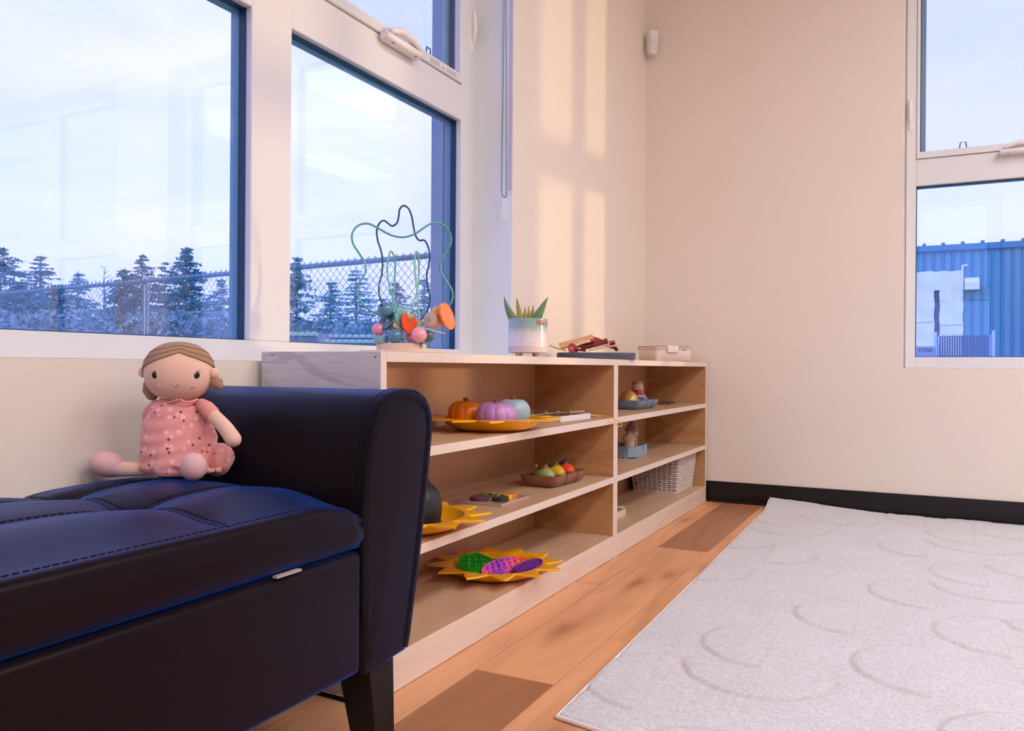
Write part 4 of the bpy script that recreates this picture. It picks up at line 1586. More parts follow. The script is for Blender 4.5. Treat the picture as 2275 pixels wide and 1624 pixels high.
tp = part('name_tape', mat('brown_tape', (0.44, 0.26, 0.19), 0.5), pot, tape, 60)


def scribble(mb):
    strokes = [[(1194.4, 712), (1194.0, 724)], [(1194.2, 718.5), (1198.2, 717.5)], [(1198.6, 711.5), (1198.2, 724)],
               [(1202.5, 718.5), (1200.3, 720), (1200.8, 723.2), (1202.8, 721), (1203.0, 718), (1203.4, 723.4)],
               [(1204.4, 718.5), (1205.0, 723.2), (1206.4, 719.5), (1207.0, 723.0)], [(1208.2, 723.0), (1208.9, 723.2)], [(1212.2, 714), (1212.0, 719)], [(1212.0, 722), (1212.2, 723.2)]]
    for st in strokes:
        mb.tube([on_pot(ang_px(x), 0.1018 - (y - 706.8) * SP * 0.86, 0.0013) for x, y in st], 0.00035, 4)


part('handwriting', 'black', tp, scribble, 0, 'handwritten letters Hau')

# ================================================================== QUILTED TRAY WITH PLAY UTENSILS
fc = Vector((-0.955, 2.50, ZT))
FD = 0.4512 * 0.955 + 0.8924 * 2.50
SF = FD / F_PX


def fpt(px, py, dy=0.0):
    return at(px, py, D=FD + dy)


TR_ = thing('quilted_tray', 'dark blue grey quilted fabric tray holding play utensils on the shelf top', 'tray', tuple(fc), YAW)
mat('quilted_cloth', (0.095, 0.105, 0.145), 0.75, bmp=0.35, bscale=90, noise=0.2)
W_, D_ = 86 * SF, 0.085


def tray_ring(k, wob=0.0, n=56):
    out = []
    for j in range(n):
        a = 2 * PI * j / n
        ca, sa = math.cos(a), math.sin(a)
        e = 0.45
        out.append((W_ * k * math.copysign(abs(ca) ** e, ca), D_ * k * math.copysign(abs(sa) ** (e + 0.1), sa)))
    return out


def quilt(mb):
    prof = [(0.965, 0.0), (0.985, 0.002), (0.995, 0.006), (0.985, 0.0095), (0.99, 0.0105), (1.0, 0.0165), (0.995, 0.022), (0.975, 0.0228), (0.955, 0.0215), (0.94, 0.006), (0.5, 0.005)]
    vs, fs = [], []
    n = 56
    for k, z in prof:
        vs += [(a, b, z + (0.0006 * math.sin(6 * a / W_) if 0.008 < z < 0.02 else 0)) for a, b in tray_ring(k)]
    for i in range(len(prof) - 1):
        for j in range(n):
            j2 = (j + 1) % n
            fs.append((i * n + j, i * n + j2, (i + 1) * n + j2, (i + 1) * n + j))
    fs.append(tuple(reversed(range(n))))
    fs.append(tuple((len(prof) - 1) * n + j for j in range(n)))
    mb.add(vs, fs)


part('tray_body', 'quilted_cloth', TR_, quilt, 60)
part('zipper_flap', 'quilted_cloth', TR_, lambda mb: mb.ell((0.0 - 0.012, -D_ * 0.985, 0.0065), (0.045, 0.004, 0.0065), 20, 8), 60)


def flat_strip(mb, pts, w, th, roll=0.0):
    """Flat bar along points, width in depth, thickness up."""
    P = smooth_path(pts, 5)
    n = len(P)
    vs, fs = [], []
    for i, p in enumerate(P):
        tan = (P[min(i + 1, n - 1)] - P[max(i - 1, 0)]).normalized()
        side = (FWD - tan * FWD.dot(tan)).normalized()
        nor = tan.cross(side).normalized()
        if nor.z < 0:
            nor = -nor
        s2 = side * math.cos(roll) + nor * math.sin(roll)
        n2 = nor * math.cos(roll) - side * math.sin(roll)
        ww = w if not hasattr(w, '__len__') else np.interp(i / (n - 1), np.linspace(0, 1, len(w)), w)
        for a, b in ((-1, -1), (1, -1), (1, 1), (-1, 1)):
            vs.append(p + s2 * (ww * a) + n2 * (th * b))
    for i in range(n - 1):
        for k in range(4):
            k2 = (k + 1) % 4
            fs.append((i * 4 + k, i * 4 + k2, (i + 1) * 4 + k2, (i + 1) * 4 + k))
    fs += [(0, 1, 2, 3), tuple(reversed(range((n - 1) * 4, n * 4)))]
    mb.add(vs, fs)


M['utensil_wood'] = wood('beech_utensil', (0.72, 0.43, 0.20), (0.58, 0.31, 0.13), (8, 8, 2), 10.0, 2.0, 0.5, amount=0.4)
M['pale_utensil'] = wood('pale_utensil', (0.80, 0.58, 0.38), (0.68, 0.45, 0.27), (8, 8, 2), 10.0, 2.0, 0.5, amount=0.4)
mat('red_silicone', (0.42, 0.012, 0.012), 0.4)
mat('dark_red_silicone', (0.16, 0.010, 0.010), 0.45)


def utensil(name, label, cat, hpts, hw, hth, hm, bpts=None, bw=None, bth=None, bm=None, dy=0.0, roll=0.0):
    base = fpt(*hpts[0][:2], dy)
    t = thing(name, label, cat, tuple(base), 0, 'play utensils in the quilted tray')
    part('handle', hm, t, lambda mb: flat_strip(mb, [fpt(*p[:2], dy + (p[2] if len(p) > 2 else 0)) - base for p in hpts], hw, hth, roll), 50)
    if bpts:
        part('blade', bm, t, lambda mb: flat_strip(mb, [fpt(*p[:2], dy + (p[2] if len(p) > 2 else 0)) - base for p in bpts], bw, bth, roll), 50)
    return t


utensil('wooden_spatula', 'wooden spatula with red tip leaning highest in the quilted tray', 'utensil', [(1243, 769.5), (1280, 760), (1318, 750)], 0.012, 0.0032, 'utensil_wood', [(1310, 754), (1324, 757), (1334, 761)], 0.012, 0.004, 'red_silicone', 0.02, 0.9)
utensil('wooden_spoon', 'wooden spoon poking out at the left of the quilted tray', 'utensil', [(1221, 767), (1235, 773), (1258, 779)], [0.006, 0.009, 0.006], 0.0024, 'utensil_wood', dy=-0.03)
utensil('wooden_knife', 'pale wooden knife slanting out at the right of the quilted tray', 'utensil', [(1307, 778), (1340, 773), (1370, 767), (1393, 763)], [0.006, 0.009, 0.009, 0.005], 0.0025, 'pale_utensil', dy=-0.035)
utensil('play_spatula', 'red play spatula with pale edge behind the red round one', 'utensil', [(1276, 771), (1297, 763), (1318, 757.5)], 0.009, 0.0028, 'dark_red_silicone', [(1276, 769), (1296, 761), (1316, 757)], 0.008, 0.0012, 'pale_utensil', -0.005, 0.5)
utensil('play_server', 'dark red flat server in the middle of the quilted tray', 'utensil', [(1290, 775), (1318, 766), (1350, 757)], [0.006, 0.011, 0.011], 0.003, 'dark_red_silicone', [(1322, 768), (1340, 764), (1354, 763)], 0.010, 0.0025, 'pale_utensil', -0.015, 0.6)
utensil('play_turner', 'small bright red turner behind the pale wooden knife', 'utensil', [(1345, 765), (1356, 762), (1366, 761)], 0.010, 0.0045, 'red_silicone', [(1352, 769), (1364, 771), (1372, 778)], 0.008, 0.004, 'dark_red_silicone', 0.005, 0.4)
hs = fpt(1274, 778, -0.035)
rs = thing('play_paddle', 'round red paddle standing on edge in the quilted tray', 'utensil', tuple(hs), 0, 'play utensils in the quilted tray')
part('blade', 'red_silicone', rs, lambda mb: mb.prism([(13 * SF * math.cos(a) * (1 + 0.12 * math.cos(a)), 13 * SF * math.sin(a)) for a in np.linspace(0, 2 * PI, 28)[:-1]], -0.002, 0.002,
     Matrix.Translation(fpt(1272, 775, -0.035) - hs) @ CAMROT.to_4x4() @ Matrix.Rotation(math.radians(68), 4, 'X') @ Matrix.Rotation(0.5, 4, 'Y'), bev=0.0008), 50)
part('handle', 'dark_red_silicone', rs, lambda mb: mb.capsule([fpt(1278, 776, -0.034) - hs, fpt(1300, 779.0, -0.02) - hs], 0.0035, 8), 50)

# ================================================================== LUNCH BOX
bc = Vector((-0.945, 3.27, ZT))
lb = thing('lunch_box', 'beige divided lunch box with clear lid and clips on the shelf top', 'lunch box', tuple(bc), math.radians(26.82 + 30))
a_, b_ = 0.094, 0.066
M['clear_beige'] = plain('milky_beige_plastic', (0.84, 0.72, 0.65), 0.2, 0.5, noise=0.02)


def rrect(a, b, r, n=6):
    out = []
    for cx, cy, s in ((a - r, b - r, 0), (-a + r, b - r, 1), (-a + r, -b + r, 2), (a - r, -b + r, 3)):
        for k in range(n + 1):
            q = PI / 2 * (s + k / n)
            out.append((cx + r * math.cos(q), cy + r * math.sin(q)))
    return out


def loft(mb, rings, cap0=True, cap1=True, T=None):
    vs, fs = [], []
    n = len(rings[0][0])
    for ol, z in rings:
        vs += [(p[0], p[1], z) for p in ol]
    for i in range(len(rings) - 1):
        for j in range(n):
            j2 = (j + 1) % n
            fs.append((i * n + j, i * n + j2, (i + 1) * n + j2, (i + 1) * n + j))
    if cap0:
        fs.append(tuple(reversed(range(n))))
    if cap1:
        fs.append(tuple((len(rings) - 1) * n + j for j in range(n)))
    mb.add(vs, fs, T)


part('tub', 'clear_beige', lb, lambda mb: loft(mb, [(rrect(a_ - .008, b_ - .008, .018), 0.0), (rrect(a_ - .003, b_ - .003, .018), 0.004), (rrect(a_, b_, .018), 0.05), (rrect(a_ - .003, b_ - .003, .017), 0.05), (rrect(a_ - .006, b_ - .006, .017), 0.006)]), 50)
part('divider', 'clear_beige', lb, lambda mb: mb.box((-0.030, -b_ + .005, 0.006), (-0.027, b_ - .005, 0.046)), 0)
part('lid', plain('clear_lid', (0.78, 0.62, 0.55), 0.08, 0.5, noise=0.02, alpha=0.8, coat=0.3), lb, lambda mb: loft(mb, [(rrect(a_ + .003, b_ + .003, .019), 0.0505), (rrect(a_ + .003, b_ + .003, .019), 0.060), (rrect(a_ - .001, b_ - .001, .018), 0.063), (rrect(a_ - .012, b_ - .012, .014), 0.0632)]), 50)
part('rim_line', mat('brown_seal', (0.30, 0.17, 0.13), 0.4), lb, lambda mb: mb.tube([(p[0], p[1], 0.0628) for p in rrect(a_ + 0.0005, b_ + 0.0005, .018)], 0.0009, 6, closed=True))
mat('cream_clip', (0.86, 0.78, 0.72), 0.4)
part('clip', 'cream_clip', lb, lambda mb: mb.rbox((-0.047, -b_ - .009, 0.038), (0.010, -b_ - .0032, 0.066), 0.004, 3), 50)
part('clip', 'cream_clip', lb, lambda mb: mb.rbox((a_ + .0032, -0.026, 0.036), (a_ + .010, 0.026, 0.066), 0.004, 3), 50)
part('latch', 'black', lb, lambda mb: mb.ell((0.048, -b_ - 0.0005, 0.0485), (0.007, 0.0012, 0.0015), 12, 6))


# ================================================================== SUN BOWLS
mat('sun_yellow', (0.96, 0.46, 0.008), 0.30, coat=0.25, noise=0.02)


def sun_bowl(label, c, phase):
    t = thing('sun_bowl', label, 'bowl', c, phase, 'yellow sun bowls on the shelves')
    NS = 12
    n = NS * 10

    def rim_r(a):
        k = (a * NS / (2 * PI)) % 1.0
        tri = 1 - abs(2 * k - 1)          # 1 at the ray tip
        return 0.124 + 0.046 * max(0.0, (tri - 0.10) / 0.90) ** 0.95

    def f(mb):
        vs, fs = [], []
        prof = [('c', 0.062, 0.0), ('c', 0.080, 0.0012), ('c', 0.104, 0.010), ('c', 0.116, 0.0225), ('c', 0.120, 0.0268), ('r', 0.0, 0.0270), ('r', 0.0008, 0.0295), ('r', -0.0016, 0.0312), ('c', 0.1195, 0.0316), ('c', 0.114, 0.0305), ('c', 0.108, 0.022), ('c', 0.098, 0.0125), ('c', 0.080, 0.0055), ('c', 0.05, 0.004)]
        for kind, r, z in prof:
            for j in range(n):
                a = 2 * PI * j / n
                q = r if kind == 'c' else rim_r(a) + r
                vs.append((q * math.cos(a), q * math.sin(a), z))
        for i in range(len(prof) - 1):
            for j in range(n):
                j2 = (j + 1) % n
                fs.append((i * n + j, i * n + j2, (i + 1) * n + j2, (i + 1) * n + j))
        fs.append(tuple(reversed(range(n))))
        fs.append(tuple((len(prof) - 1) * n + j for j in range(n)))
        mb.add(vs, fs)
    part('bowl_body', 'sun_yellow', t, f, 40)
    return t


sun_bowl('yellow sun shaped bowl holding the painted pumpkins on the upper shelf', (-0.925, 1.722, Z1), math.radians(12))
sun_bowl('yellow sun shaped bowl holding the black pot on the middle shelf', (-0.935, 1.385, Z2), math.radians(20))
sun_bowl('yellow sun shaped bowl holding the popping toys on the bottom shelf', (-0.935, 1.768, Z3), math.radians(20))


# pumpkins
def pumpkin(label, col, c, r, h, stemr=0.006, rz=0.0, curl=False):
    t = thing('pumpkin', label, 'pumpkin', c, rz, 'painted pumpkins in the sun bowl')
    NR = 11

    def f(mb):
        n, nv = NR * 10, 26
        vs, fs = [], []
        for i in range(nv + 1):
            th = PI * i / nv
            for j in range(n):
                a = 2 * PI * j / n
                rib = 1 - 0.055 * (1 - abs(math.sin(a * NR / 2)) ** 0.55) * max(0.0, math.sin(th)) ** 0.5
                rr = r * max(0.0, math.sin(th)) ** 0.72 * rib
                z = h / 2 - h / 2 * math.copysign(abs(math.cos(th)) ** 0.95, -math.cos(th)) * -1
                z = h / 2 + h / 2 * math.copysign(abs(math.cos(th)) ** 0.9, math.cos(th))
                dip = 0.13 * h * math.exp(-(rr / (0.30 * r)) ** 2)
                z = z - dip if th < PI / 2 else z + dip
                vs.append((rr * math.cos(a), rr * math.sin(a), z))
        for i in range(nv):
            for j in range(n):
                j2 = (j + 1) % n
                fs.append((i * n + j, (i + 1) * n + j, (i + 1) * n + j2, i * n + j2))
        mb.add(vs, fs)
    part('fruit', mat('pumpkin_' + label.split()[0], col, 0.35, noise=0.10, nscale=18, coat=0.15), t, f, 80)
    z0 = h * 0.84
    st = part('stem', mat('dry_stem', (0.20, 0.105, 0.045), 0.85, noise=0.4, nscale=200, bmp=0.5, bscale=300), t, lambda mb: mb.lathe([(stemr * 1.7, z0), (stemr * 1.15, z0 + 0.004), (stemr * 0.9, z0 + 0.010), (stemr * 1.0, z0 + 0.0155), (0, z0 + 0.0165)], 25,
        rfun=lambda a, k: 1 + 0.22 * abs(math.sin(2.5 * a))), 30)
    if curl:
        part('tendril', 'dry_stem', st, lambda mb: mb.tube(smooth_path([(0.002, -0.002, z0 + 0.014), (0.007, -0.004, z0 + 0.018), (0.005, -0.003, z0 + 0.024), (-0.003, -0.002, z0 + 0.030), (0.000, -0.002, z0 + 0.034)], 5), 0.00045, 5))
    return t


pumpkin('orange little pumpkin at the back left of the sun bowl', (0.86, 0.24, 0.008), (-0.985, 1.700, Z1 + 0.006), 0.043, 0.066, 0.0058)
pumpkin('lilac little pumpkin at the front of the sun bowl', (0.50, 0.24, 0.58), (-0.892, 1.682, Z1 + 0.0055), 0.049, 0.066, 0.0052)
pumpkin('pale blue little pumpkin behind the lilac one', (0.36, 0.50, 0.54), (-0.897, 1.780, Z1 + 0.006), 0.044, 0.070, 0.0058, curl=True)

# black round pot
bp = thing('black_pot', 'matte black round pot lying in the sun bowl on the middle shelf', 'pot', (-0.925, 1.372, Z2 + 0.0052))
bpm = mat('matte_black', (0.010, 0.010, 0.011), 0.45)
part('pot_body', bpm, bp, lambda mb: mb.lathe([(0.0, 0.0), (0.050, 0.0), (0.060, 0.002), (0.0655, 0.007), (0.0655, 0.013), (0.0635, 0.015), (0.0655, 0.030), (0.0660, 0.045), (0.0640, 0.060), (0.0585, 0.074), (0.0495, 0.086), (0.036, 0.095), (0.019, 0.100), (0.0, 0.1015)], 48), 50)
vd_ = Vector((0.62, -0.78, 0)).normalized()
TR2 = Matrix.Translation(Vector((0.0655 * 0.80, -0.0655 * 0.6, 0.042)))
qd = Vector((0.80, -0.60, 0.12)).normalized()
RQ = qd.to_track_quat('Z', 'Y').to_matrix()
part('ring', bpm, bp, lambda mb: mb.tube([Vector((0.0520, -0.0392, 0.040)) + RQ @ Vector((0.0085 * math.cos(a), 0.0085 * math.sin(a), 0.0005)) for a in np.linspace(0, 2 * PI, 24)[:-1]], 0.0013, 6, closed=True))
part('knob', bpm, bp, lambda mb: mb.ell((0.030, 0.020, 0.094), (0.005, 0.005, 0.006), 12, 8))


# ================================================================== POPPING TOYS
def pop_toy(name, label, col, c, rz, tilt, outline, bubbles, ridges, mname, gradient=None):
    t = thing(name, label, 'toy', c, rz, 'popping toys in the bottom bowl')
    t.rotation_euler = (tilt[0], tilt[1], rz)
    m = gradient or mat(mname, col, 0.35)
    b = part('plate', m, t, lambda mb: mb.prism(outline, 0, 0.0045, bev=0.0012), 40)
    part('rim', m, t, lambda mb: mb.tube([(p[0], p[1], 0.005) for p in outline], 0.0024, 8, closed=True), 60)
    for (x, y, r) in bubbles:
        part('bubble', m, t, lambda mb: mb.ell((x, y, 0.004), (r, r, r * 0.75), 14, 8), 60)
    for (p, q) in ridges:
        part('ridge', m, t, lambda mb: mb.tube([(p[0], p[1], 0.0062), (q[0], q[1], 0.0062)], 0.0017, 8), 60)
    return t


cloud = []
for k in range(60):
    a = 2 * PI * k / 60
    cloud.append(((0.038 + 0.0065 * abs(math.sin(3 * a + 0.4))) * math.cos(a), (0.036 + 0.0055 * abs(math.sin(3 * a + 0.4))) * math.sin(a)))
gb = [(i * 0.0185, j * 0.0165, 0.0062) for i in (-1, 0, 1) for j in (-1, 0, 1)]


def rot2(pts, a):
    return [(x * math.cos(a) - y * math.sin(a), x * math.sin(a) + y * math.cos(a)) for x, y in pts]


def in_bowl(px, py, dz):
    q = at(px, py, z=Z3 + dz)
    return (q.x, q.y, q.z)


pop_toy('popping_toy', 'bright green popping toy with round bubbles in the bottom bowl', (0.010, 0.42, 0.015), in_bowl(1056, 1254, 0.0225), YAW + 0.1, (0.36, 0.06), cloud, gb,
        [((-0.036, 0.008), (0.036, 0.010)), ((-0.036, -0.010), (0.036, -0.008)), ((0.004, -0.038), (0.014, 0.038))], 'green_silicone')
oval = rot2([(0.062 * math.cos(2 * PI * k / 44), 0.036 * math.sin(2 * PI * k / 44)) for k in range(44)], 0.45)
rb = [(*rot2([(i * 0.0150 + (0.0075 if j % 2 else 0), j * 0.0125)], 0.45)[0], 0.0050) for i in (-3, -2, -1, 0, 1, 2) for j in (-1, 0, 1)]
M['tie_dye'] = grad_mat('tie_dye_silicone', [(0.0, (0.90, 0.22, 0.12)), (0.3, (0.80, 0.10, 0.45)), (0.55, (0.30, 0.06, 0.60)), (0.8, (0.80, 0.10, 0.50)), (1.0, (0.90, 0.14, 0.06))], 'X', -0.055, 0.055, 0.35, noise=0.05)
rl = []
for k in (-0.045, -0.03, -0.015, 0.0, 0.015, 0.03, 0.045):
    q = 0.034 * math.sqrt(max(0.05, 1 - (k / 0.062) ** 2))
    rl.append(tuple(rot2([(k - 0.006, -q), (k + 0.006, q)], 0.45)))
for k in (-0.018, 0.0, 0.018):
    q = 0.058 * math.sqrt(max(0.05, 1 - (k / 0.036) ** 2))
    rl.append(tuple(rot2([(-q, k), (q, k)], 0.45)))
pop_toy('popping_toy', 'pink and violet lattice popping toy in the bottom bowl', (1, 1, 1), in_bowl(1124, 1263, 0.0205), YAW, (0.34, 0.0), oval, rb, rl, 'x', M['tie_dye'])
oval2 = rot2([(0.040 * math.cos(2 * PI * k / 40), 0.022 * math.sin(2 * PI * k / 40)) for k in range(40)], 0.42)
pop_toy('popping_toy', 'dark purple ribbed popping toy at the right of the bottom bowl', (0.16, 0.008, 0.24), in_bowl(1172, 1262, 0.0265), YAW, (0.30, -0.16), oval2, [],
        [tuple(rot2([(-0.034 * math.sqrt(1 - (k / 3.4) ** 2), k * 0.0066), (0.034 * math.sqrt(1 - (k / 3.4) ** 2), k * 0.0066)], 0.42)) for k in (-2, -1, 0, 1, 2)], 'purple_silicone')
kc = part('key_cord', 'black_cable', None, lambda mb: mb.tube(smooth_path([(-0.972, 1.778, Z3 + 0.0225), (-0.972, 1.800, Z3 + 0.0235), (-0.968, 1.822, Z3 + 0.021), (-0.95, 1.843, Z3 + 0.020), (-0.937, 1.851, Z3 + 0.0185)], 5), 0.0022, 8))
tag(kc, 'short black cord behind the green popping toy', 'cord')

# ================================================================== PEG BOARD WITH CORD (upper shelf)
pb = thing('lacing_board', 'dark magnetic board with white edge and yellow cord on the upper shelf', 'toy', (-0.935, 2.166, Z1), math.radians(-3.6))
part('board', mat('dark_brown_board', (0.16, 0.085, 0.055), 0.35), pb, lambda mb: mb.rbox((-0.050, -0.098, 0.003), (0.047, 0.098, 0.0150), 0.001, 1))
part('frame', 'white', pb, lambda mb: (mb.rbox((0.047, -0.099, 0.0), (0.0505, 0.099, 0.0165), 0.0008, 1), mb.rbox((-0.0535, -0.099, 0.0), (-0.050, 0.099, 0.0165), 0.0008, 1),
                                     mb.rbox((-0.050, -0.0985, 0.0), (0.047, -0.0955, 0.0165), 0.0008, 1), mb.rbox((-0.050, 0.0955, 0.0), (0.047, 0.0985, 0.0165), 0.0008, 1)))
for x, y in ((0.032, 0.0), (0.010, 0.045), (-0.03, -0.035), (-0.02, 0.02)):
    part('peg', mat('pale_peg', (0.62, 0.36, 0.20), 0.5), pb, lambda mb: mb.lathe([(0.0025, 0.015), (0.0025, 0.019), (0.0052, 0.0205), (0.0052, 0.0235), (0, 0.0255)], 14, (x, y, 0)))
pen = part('pen', 'pale_peg', pb, lambda mb: mb.capsule([(0.012, 0.030, 0.0205), (0.036, 0.082, 0.0225)], [0.0022, 0.0030], 10))
cord_w = [at(1311, 922.5, x=-0.884), at(1330, 922.5, x=-0.872), at(1350, 925.5, x=-0.848), at(1366, 931.5, x=-0.829), at(1377, 938, x=-0.824), at(1381.5, 944, x=-0.820), at(1378, 947, x=-0.820), at(1368, 944, x=-0.824), at(1352, 935, x=-0.831), at(1335, 926.5, x=-0.858), at(1313, 923.2, x=-0.884)]
inv = Matrix.Translation(Vector((-0.935, 2.166, Z1))) @ Matrix.Rotation(math.radians(-3.6), 4, 'Z')
inv = inv.inverted()
part('cord', mat('yellow_cord', (0.86, 0.50, 0.10), 0.6), pb, lambda mb: mb.tube([inv @ p for p in smooth_path(cord_w, 8)], 0.0011, 7))

# ================================================================== PUZZLE BOARD (middle shelf)
zb = thing('puzzle_board', 'flat pale wooden puzzle board on the middle shelf', 'puzzle', (-0.954, 1.782, Z2), 0.0)
part('board', mat('glossy_board', (0.55, 0.37, 0.27), 0.15, coat=0.5), zb, lambda mb: mb.rbox((-0.066, -0.076, 0), (0.066, 0.078, 0.0062), 0.0008, 1))


def disc_piece(label, col, x, y, rx, ry, h, nm, rz=0.0, dots=0):
    t = thing('puzzle_piece', label, 'puzzle piece', (x, y, Z2 + 0.0063), rz, 'puzzle pieces on the board')
    part('disc', mat(nm, col, 0.35), t, lambda mb: mb.prism([(rx * math.cos(2 * PI * k / 36), ry * math.sin(2 * PI * k / 36)) for k in range(36)], 0, h, bev=0.0008), 40)
    for k in range(dots):
        a = 2 * PI * k / dots + 0.3
        part('dot', mat('pale_print_' + nm, tuple(min(1, c * 1.8 + 0.12) for c in col), 0.5), t, lambda mb: mb.ell((rx * 0.55 * math.cos(a), ry * 0.55 * math.sin(a), h), (0.003, 0.002, 0.0003), 10, 4))
    return t


disc_piece('plum purple round puzzle piece', (0.12, 0.035, 0.075), -0.965, 1.738, 0.024, 0.024, 0.0085, 'plum_paint', dots=6)
disc_piece('dark green oval puzzle piece nearest the board edge', (0.022, 0.035, 0.022), -0.915, 1.752, 0.021, 0.018, 0.0085, 'forest_paint', dots=5)
disc_piece('olive green round puzzle piece at the back of the board', (0.30, 0.29, 0.07), -0.975, 1.806, 0.026, 0.026, 0.0075, 'olive_paint', dots=7)
disc_piece('orange round puzzle piece at the right of the board', (0.72, 0.22, 0.05), -0.925, 1.823, 0.019, 0.019, 0.0085, 'orange_paint', dots=4)
tb = thing('puzzle_piece', 'yellow striped caterpillar bar lying across the puzzle pieces', 'puzzle piece', (-0.938, 1.784, Z2 + 0.0150), math.radians(-9), 'puzzle pieces on the board')
for k in range(7):
    part('segment', mat('yellow_green_paint', (0.62, 0.52, 0.14), 0.4) if k % 2 == 0 else mat('dark_olive_paint', (0.17, 0.13, 0.04), 0.4), tb, lambda mb: mb.rbox((-0.036 + k * 0.0095, -0.007, 0), (-0.0268 + k * 0.0095, 0.007, 0.003), 0.0007, 1))
part('end_block', mat('bright_yellow_paint', (0.85, 0.50, 0.03), 0.4), tb, lambda mb: mb.rbox((0.031, -0.007, -0.0085), (0.039, 0.007, 0.003), 0.0007, 1))


# ================================================================== TRAYS WITH THREE CUPS
def rr_tray(name, label, col, c, rz, nm, L_=0.105, W2_=0.060, H_=0.034):
    """Long scooped tray with rounded bottom and two dividing grooves."""
    t = thing(name, label, 'tray', c, rz, 'three part trays on the shelves')

    def f(mb):
        n = 0
        rings = []
        def ol(kx, ky, z):
            return ([(p[0], p[1]) for p in rrect(L_ * kx, W2_ * ky, 0.016, 6)], z)
        outer = [ol(0.80, 0.62, 0.0), ol(0.86, 0.74, 0.003), ol(0.93, 0.88, 0.012), ol(0.98, 0.965, 0.024), ol(1.0, 1.0, H_), ol(0.985, 0.97, H_ + 0.0004), ol(0.965, 0.935, 0.025), ol(0.91, 0.85, 0.013), ol(0.84, 0.71, 0.0052), ol(0.6, 0.5, 0.004)]
        loft(mb, outer)
    m = mat(nm, col, 0.4)
    part('tray_body', m, t, f, 50)
    for x in (-L_ * 0.33, L_ * 0.33):
        part('divider', m, t, lambda mb: loft(mb, [([(x - 0.0012, W2_ * k), (x + 0.0012, W2_ * k), (x + 0.0012, -W2_ * k), (x - 0.0012, -W2_ * k)], z) for k, z in ((0.70, 0.004), (0.86, 0.013), (0.935, 0.025), (0.95, 0.030))]), 0)
        g = mat(nm + '_groove', tuple(k * 0.4 for k in col), 0.6)
        for s in (-1, 1):
            part('groove', g, t, lambda mb: mb.tube([(x, s * (W2_ * k + 0.0002), z) for k, z in ((0.76, 0.003), (0.885, 0.012), (0.967, 0.024), (1.0, 0.0335))], 0.0012, 6), 0)
    return t


FT = (-0.938, 2.128, Z2)
FTR = math.radians(90 - 3)
rr_tray('compartment_tray', 'brown three part tray holding toy fish on the middle shelf', (0.30, 0.125, 0.075), FT, FTR, 'brown_tray')
BT = (-0.955, 2.915, Z1)
rr_tray('compartment_tray', 'blue grey three part tray holding cups on the upper shelf', (0.20, 0.27, 0.40), BT, FTR, 'blue_tray')


def bath_fish(label, body, cap, c, rz, nm, tail=True):  # toy fish with a hat
    """Squeaky bath toy: egg shaped body, leaf-like hat, upturned tail, eye."""
    t = thing('bath_fish', label, 'toy', c, rz, 'bath toys in the brown tray')
    m = mat(nm, body, 0.4)
    part('body', m, t, lambda mb: mb.ell((0, 0, 0.024), (0.040, 0.0245, 0.0235), 28, 18), 80)
    if tail:
        part('tail', m, t, lambda mb: mb.capsule([(-0.024, 0, 0.030), (-0.034, 0, 0.041), (-0.038, 0, 0.049)], [0.010, 0.0065, 0.0045], 12), 80)
    part('hat', mat(nm + '_hat', cap, 0.45), t, lambda mb: loft(mb, [([(0.014 * math.cos(a) - 0.002, 0.019 * math.sin(a)) for a in np.linspace(0, 2 * PI, 24)[:-1]], 0.041),
                                                            ([(0.018 * math.cos(a) - 0.002, 0.020 * math.sin(a)) for a in np.linspace(0, 2 * PI, 24)[:-1]], 0.0445),
                                                            ([(0.011 * math.cos(a) + 0.003, 0.010 * math.sin(a)) for a in np.linspace(0, 2 * PI, 24)[:-1]], 0.0505), ([(0.003 * math.cos(a) + 0.010, 0.003 * math.sin(a)) for a in np.linspace(0, 2 * PI, 24)[:-1]], 0.056)]), 60)
    for s in (-1, 1):
        part('eye', 'black', t, lambda mb: mb.tube([(0.0265 + 0.0028 * math.cos(a), s * 0.0158 - s * 0.002 * math.cos(a), 0.0265 + 0.0030 * math.sin(a)) for a in np.linspace(0, 2 * PI if nm != 'pale_green_toy' else PI, 14)], 0.0007, 5), 0)
    return t


def on_tray(base, k):
    return Vector(base) + Matrix.Rotation(FTR, 3, 'Z') @ Vector((k, 0, 0))


p = on_tray(FT, -0.064)
bath_fish('pale green bath toy at the near end of the brown tray', (0.33, 0.42, 0.14), (0.25, 0.06, 0.025), (p.x, p.y, Z2 + 0.0072), math.radians(-28), 'pale_green_toy')
p = on_tray(FT, 0.002)
bath_fish('yellow bath toy in the middle of the brown tray', (0.80, 0.42, 0.02), (0.06, 0.10, 0.012), (p.x, p.y, Z2 + 0.0072), math.radians(-28), 'yellow_toy', False)
p = on_tray(FT, 0.066)
bath_fish('red orange bath toy at the far end of the brown tray', (0.78, 0.075, 0.02), (0.045, 0.012, 0.012), (p.x, p.y, Z2 + 0.0072), math.radians(-28), 'red_toy', False)


# things in the blue tray
def cup_prof(r, h):
    return [(0, 0), (r * 0.86, 0), (r * 0.90, 0.001), (r * 0.96, h - 0.006), (r, h - 0.0055), (r, h - 0.001), (r * 0.98, h), (r * 0.90, h), (r * 0.82, 0.002), (0, 0.002)]


p = on_tray(BT, -0.062)
sh = thing('toy_helmet', 'glossy mustard shell shaped dome in the blue tray', 'toy', (p.x, p.y, Z1 + 0.0055), math.radians(-40))
M['mustard'] = plain('glossy_mustard', (0.70, 0.38, 0.08), 0.12, 0.6, coat=0.6)


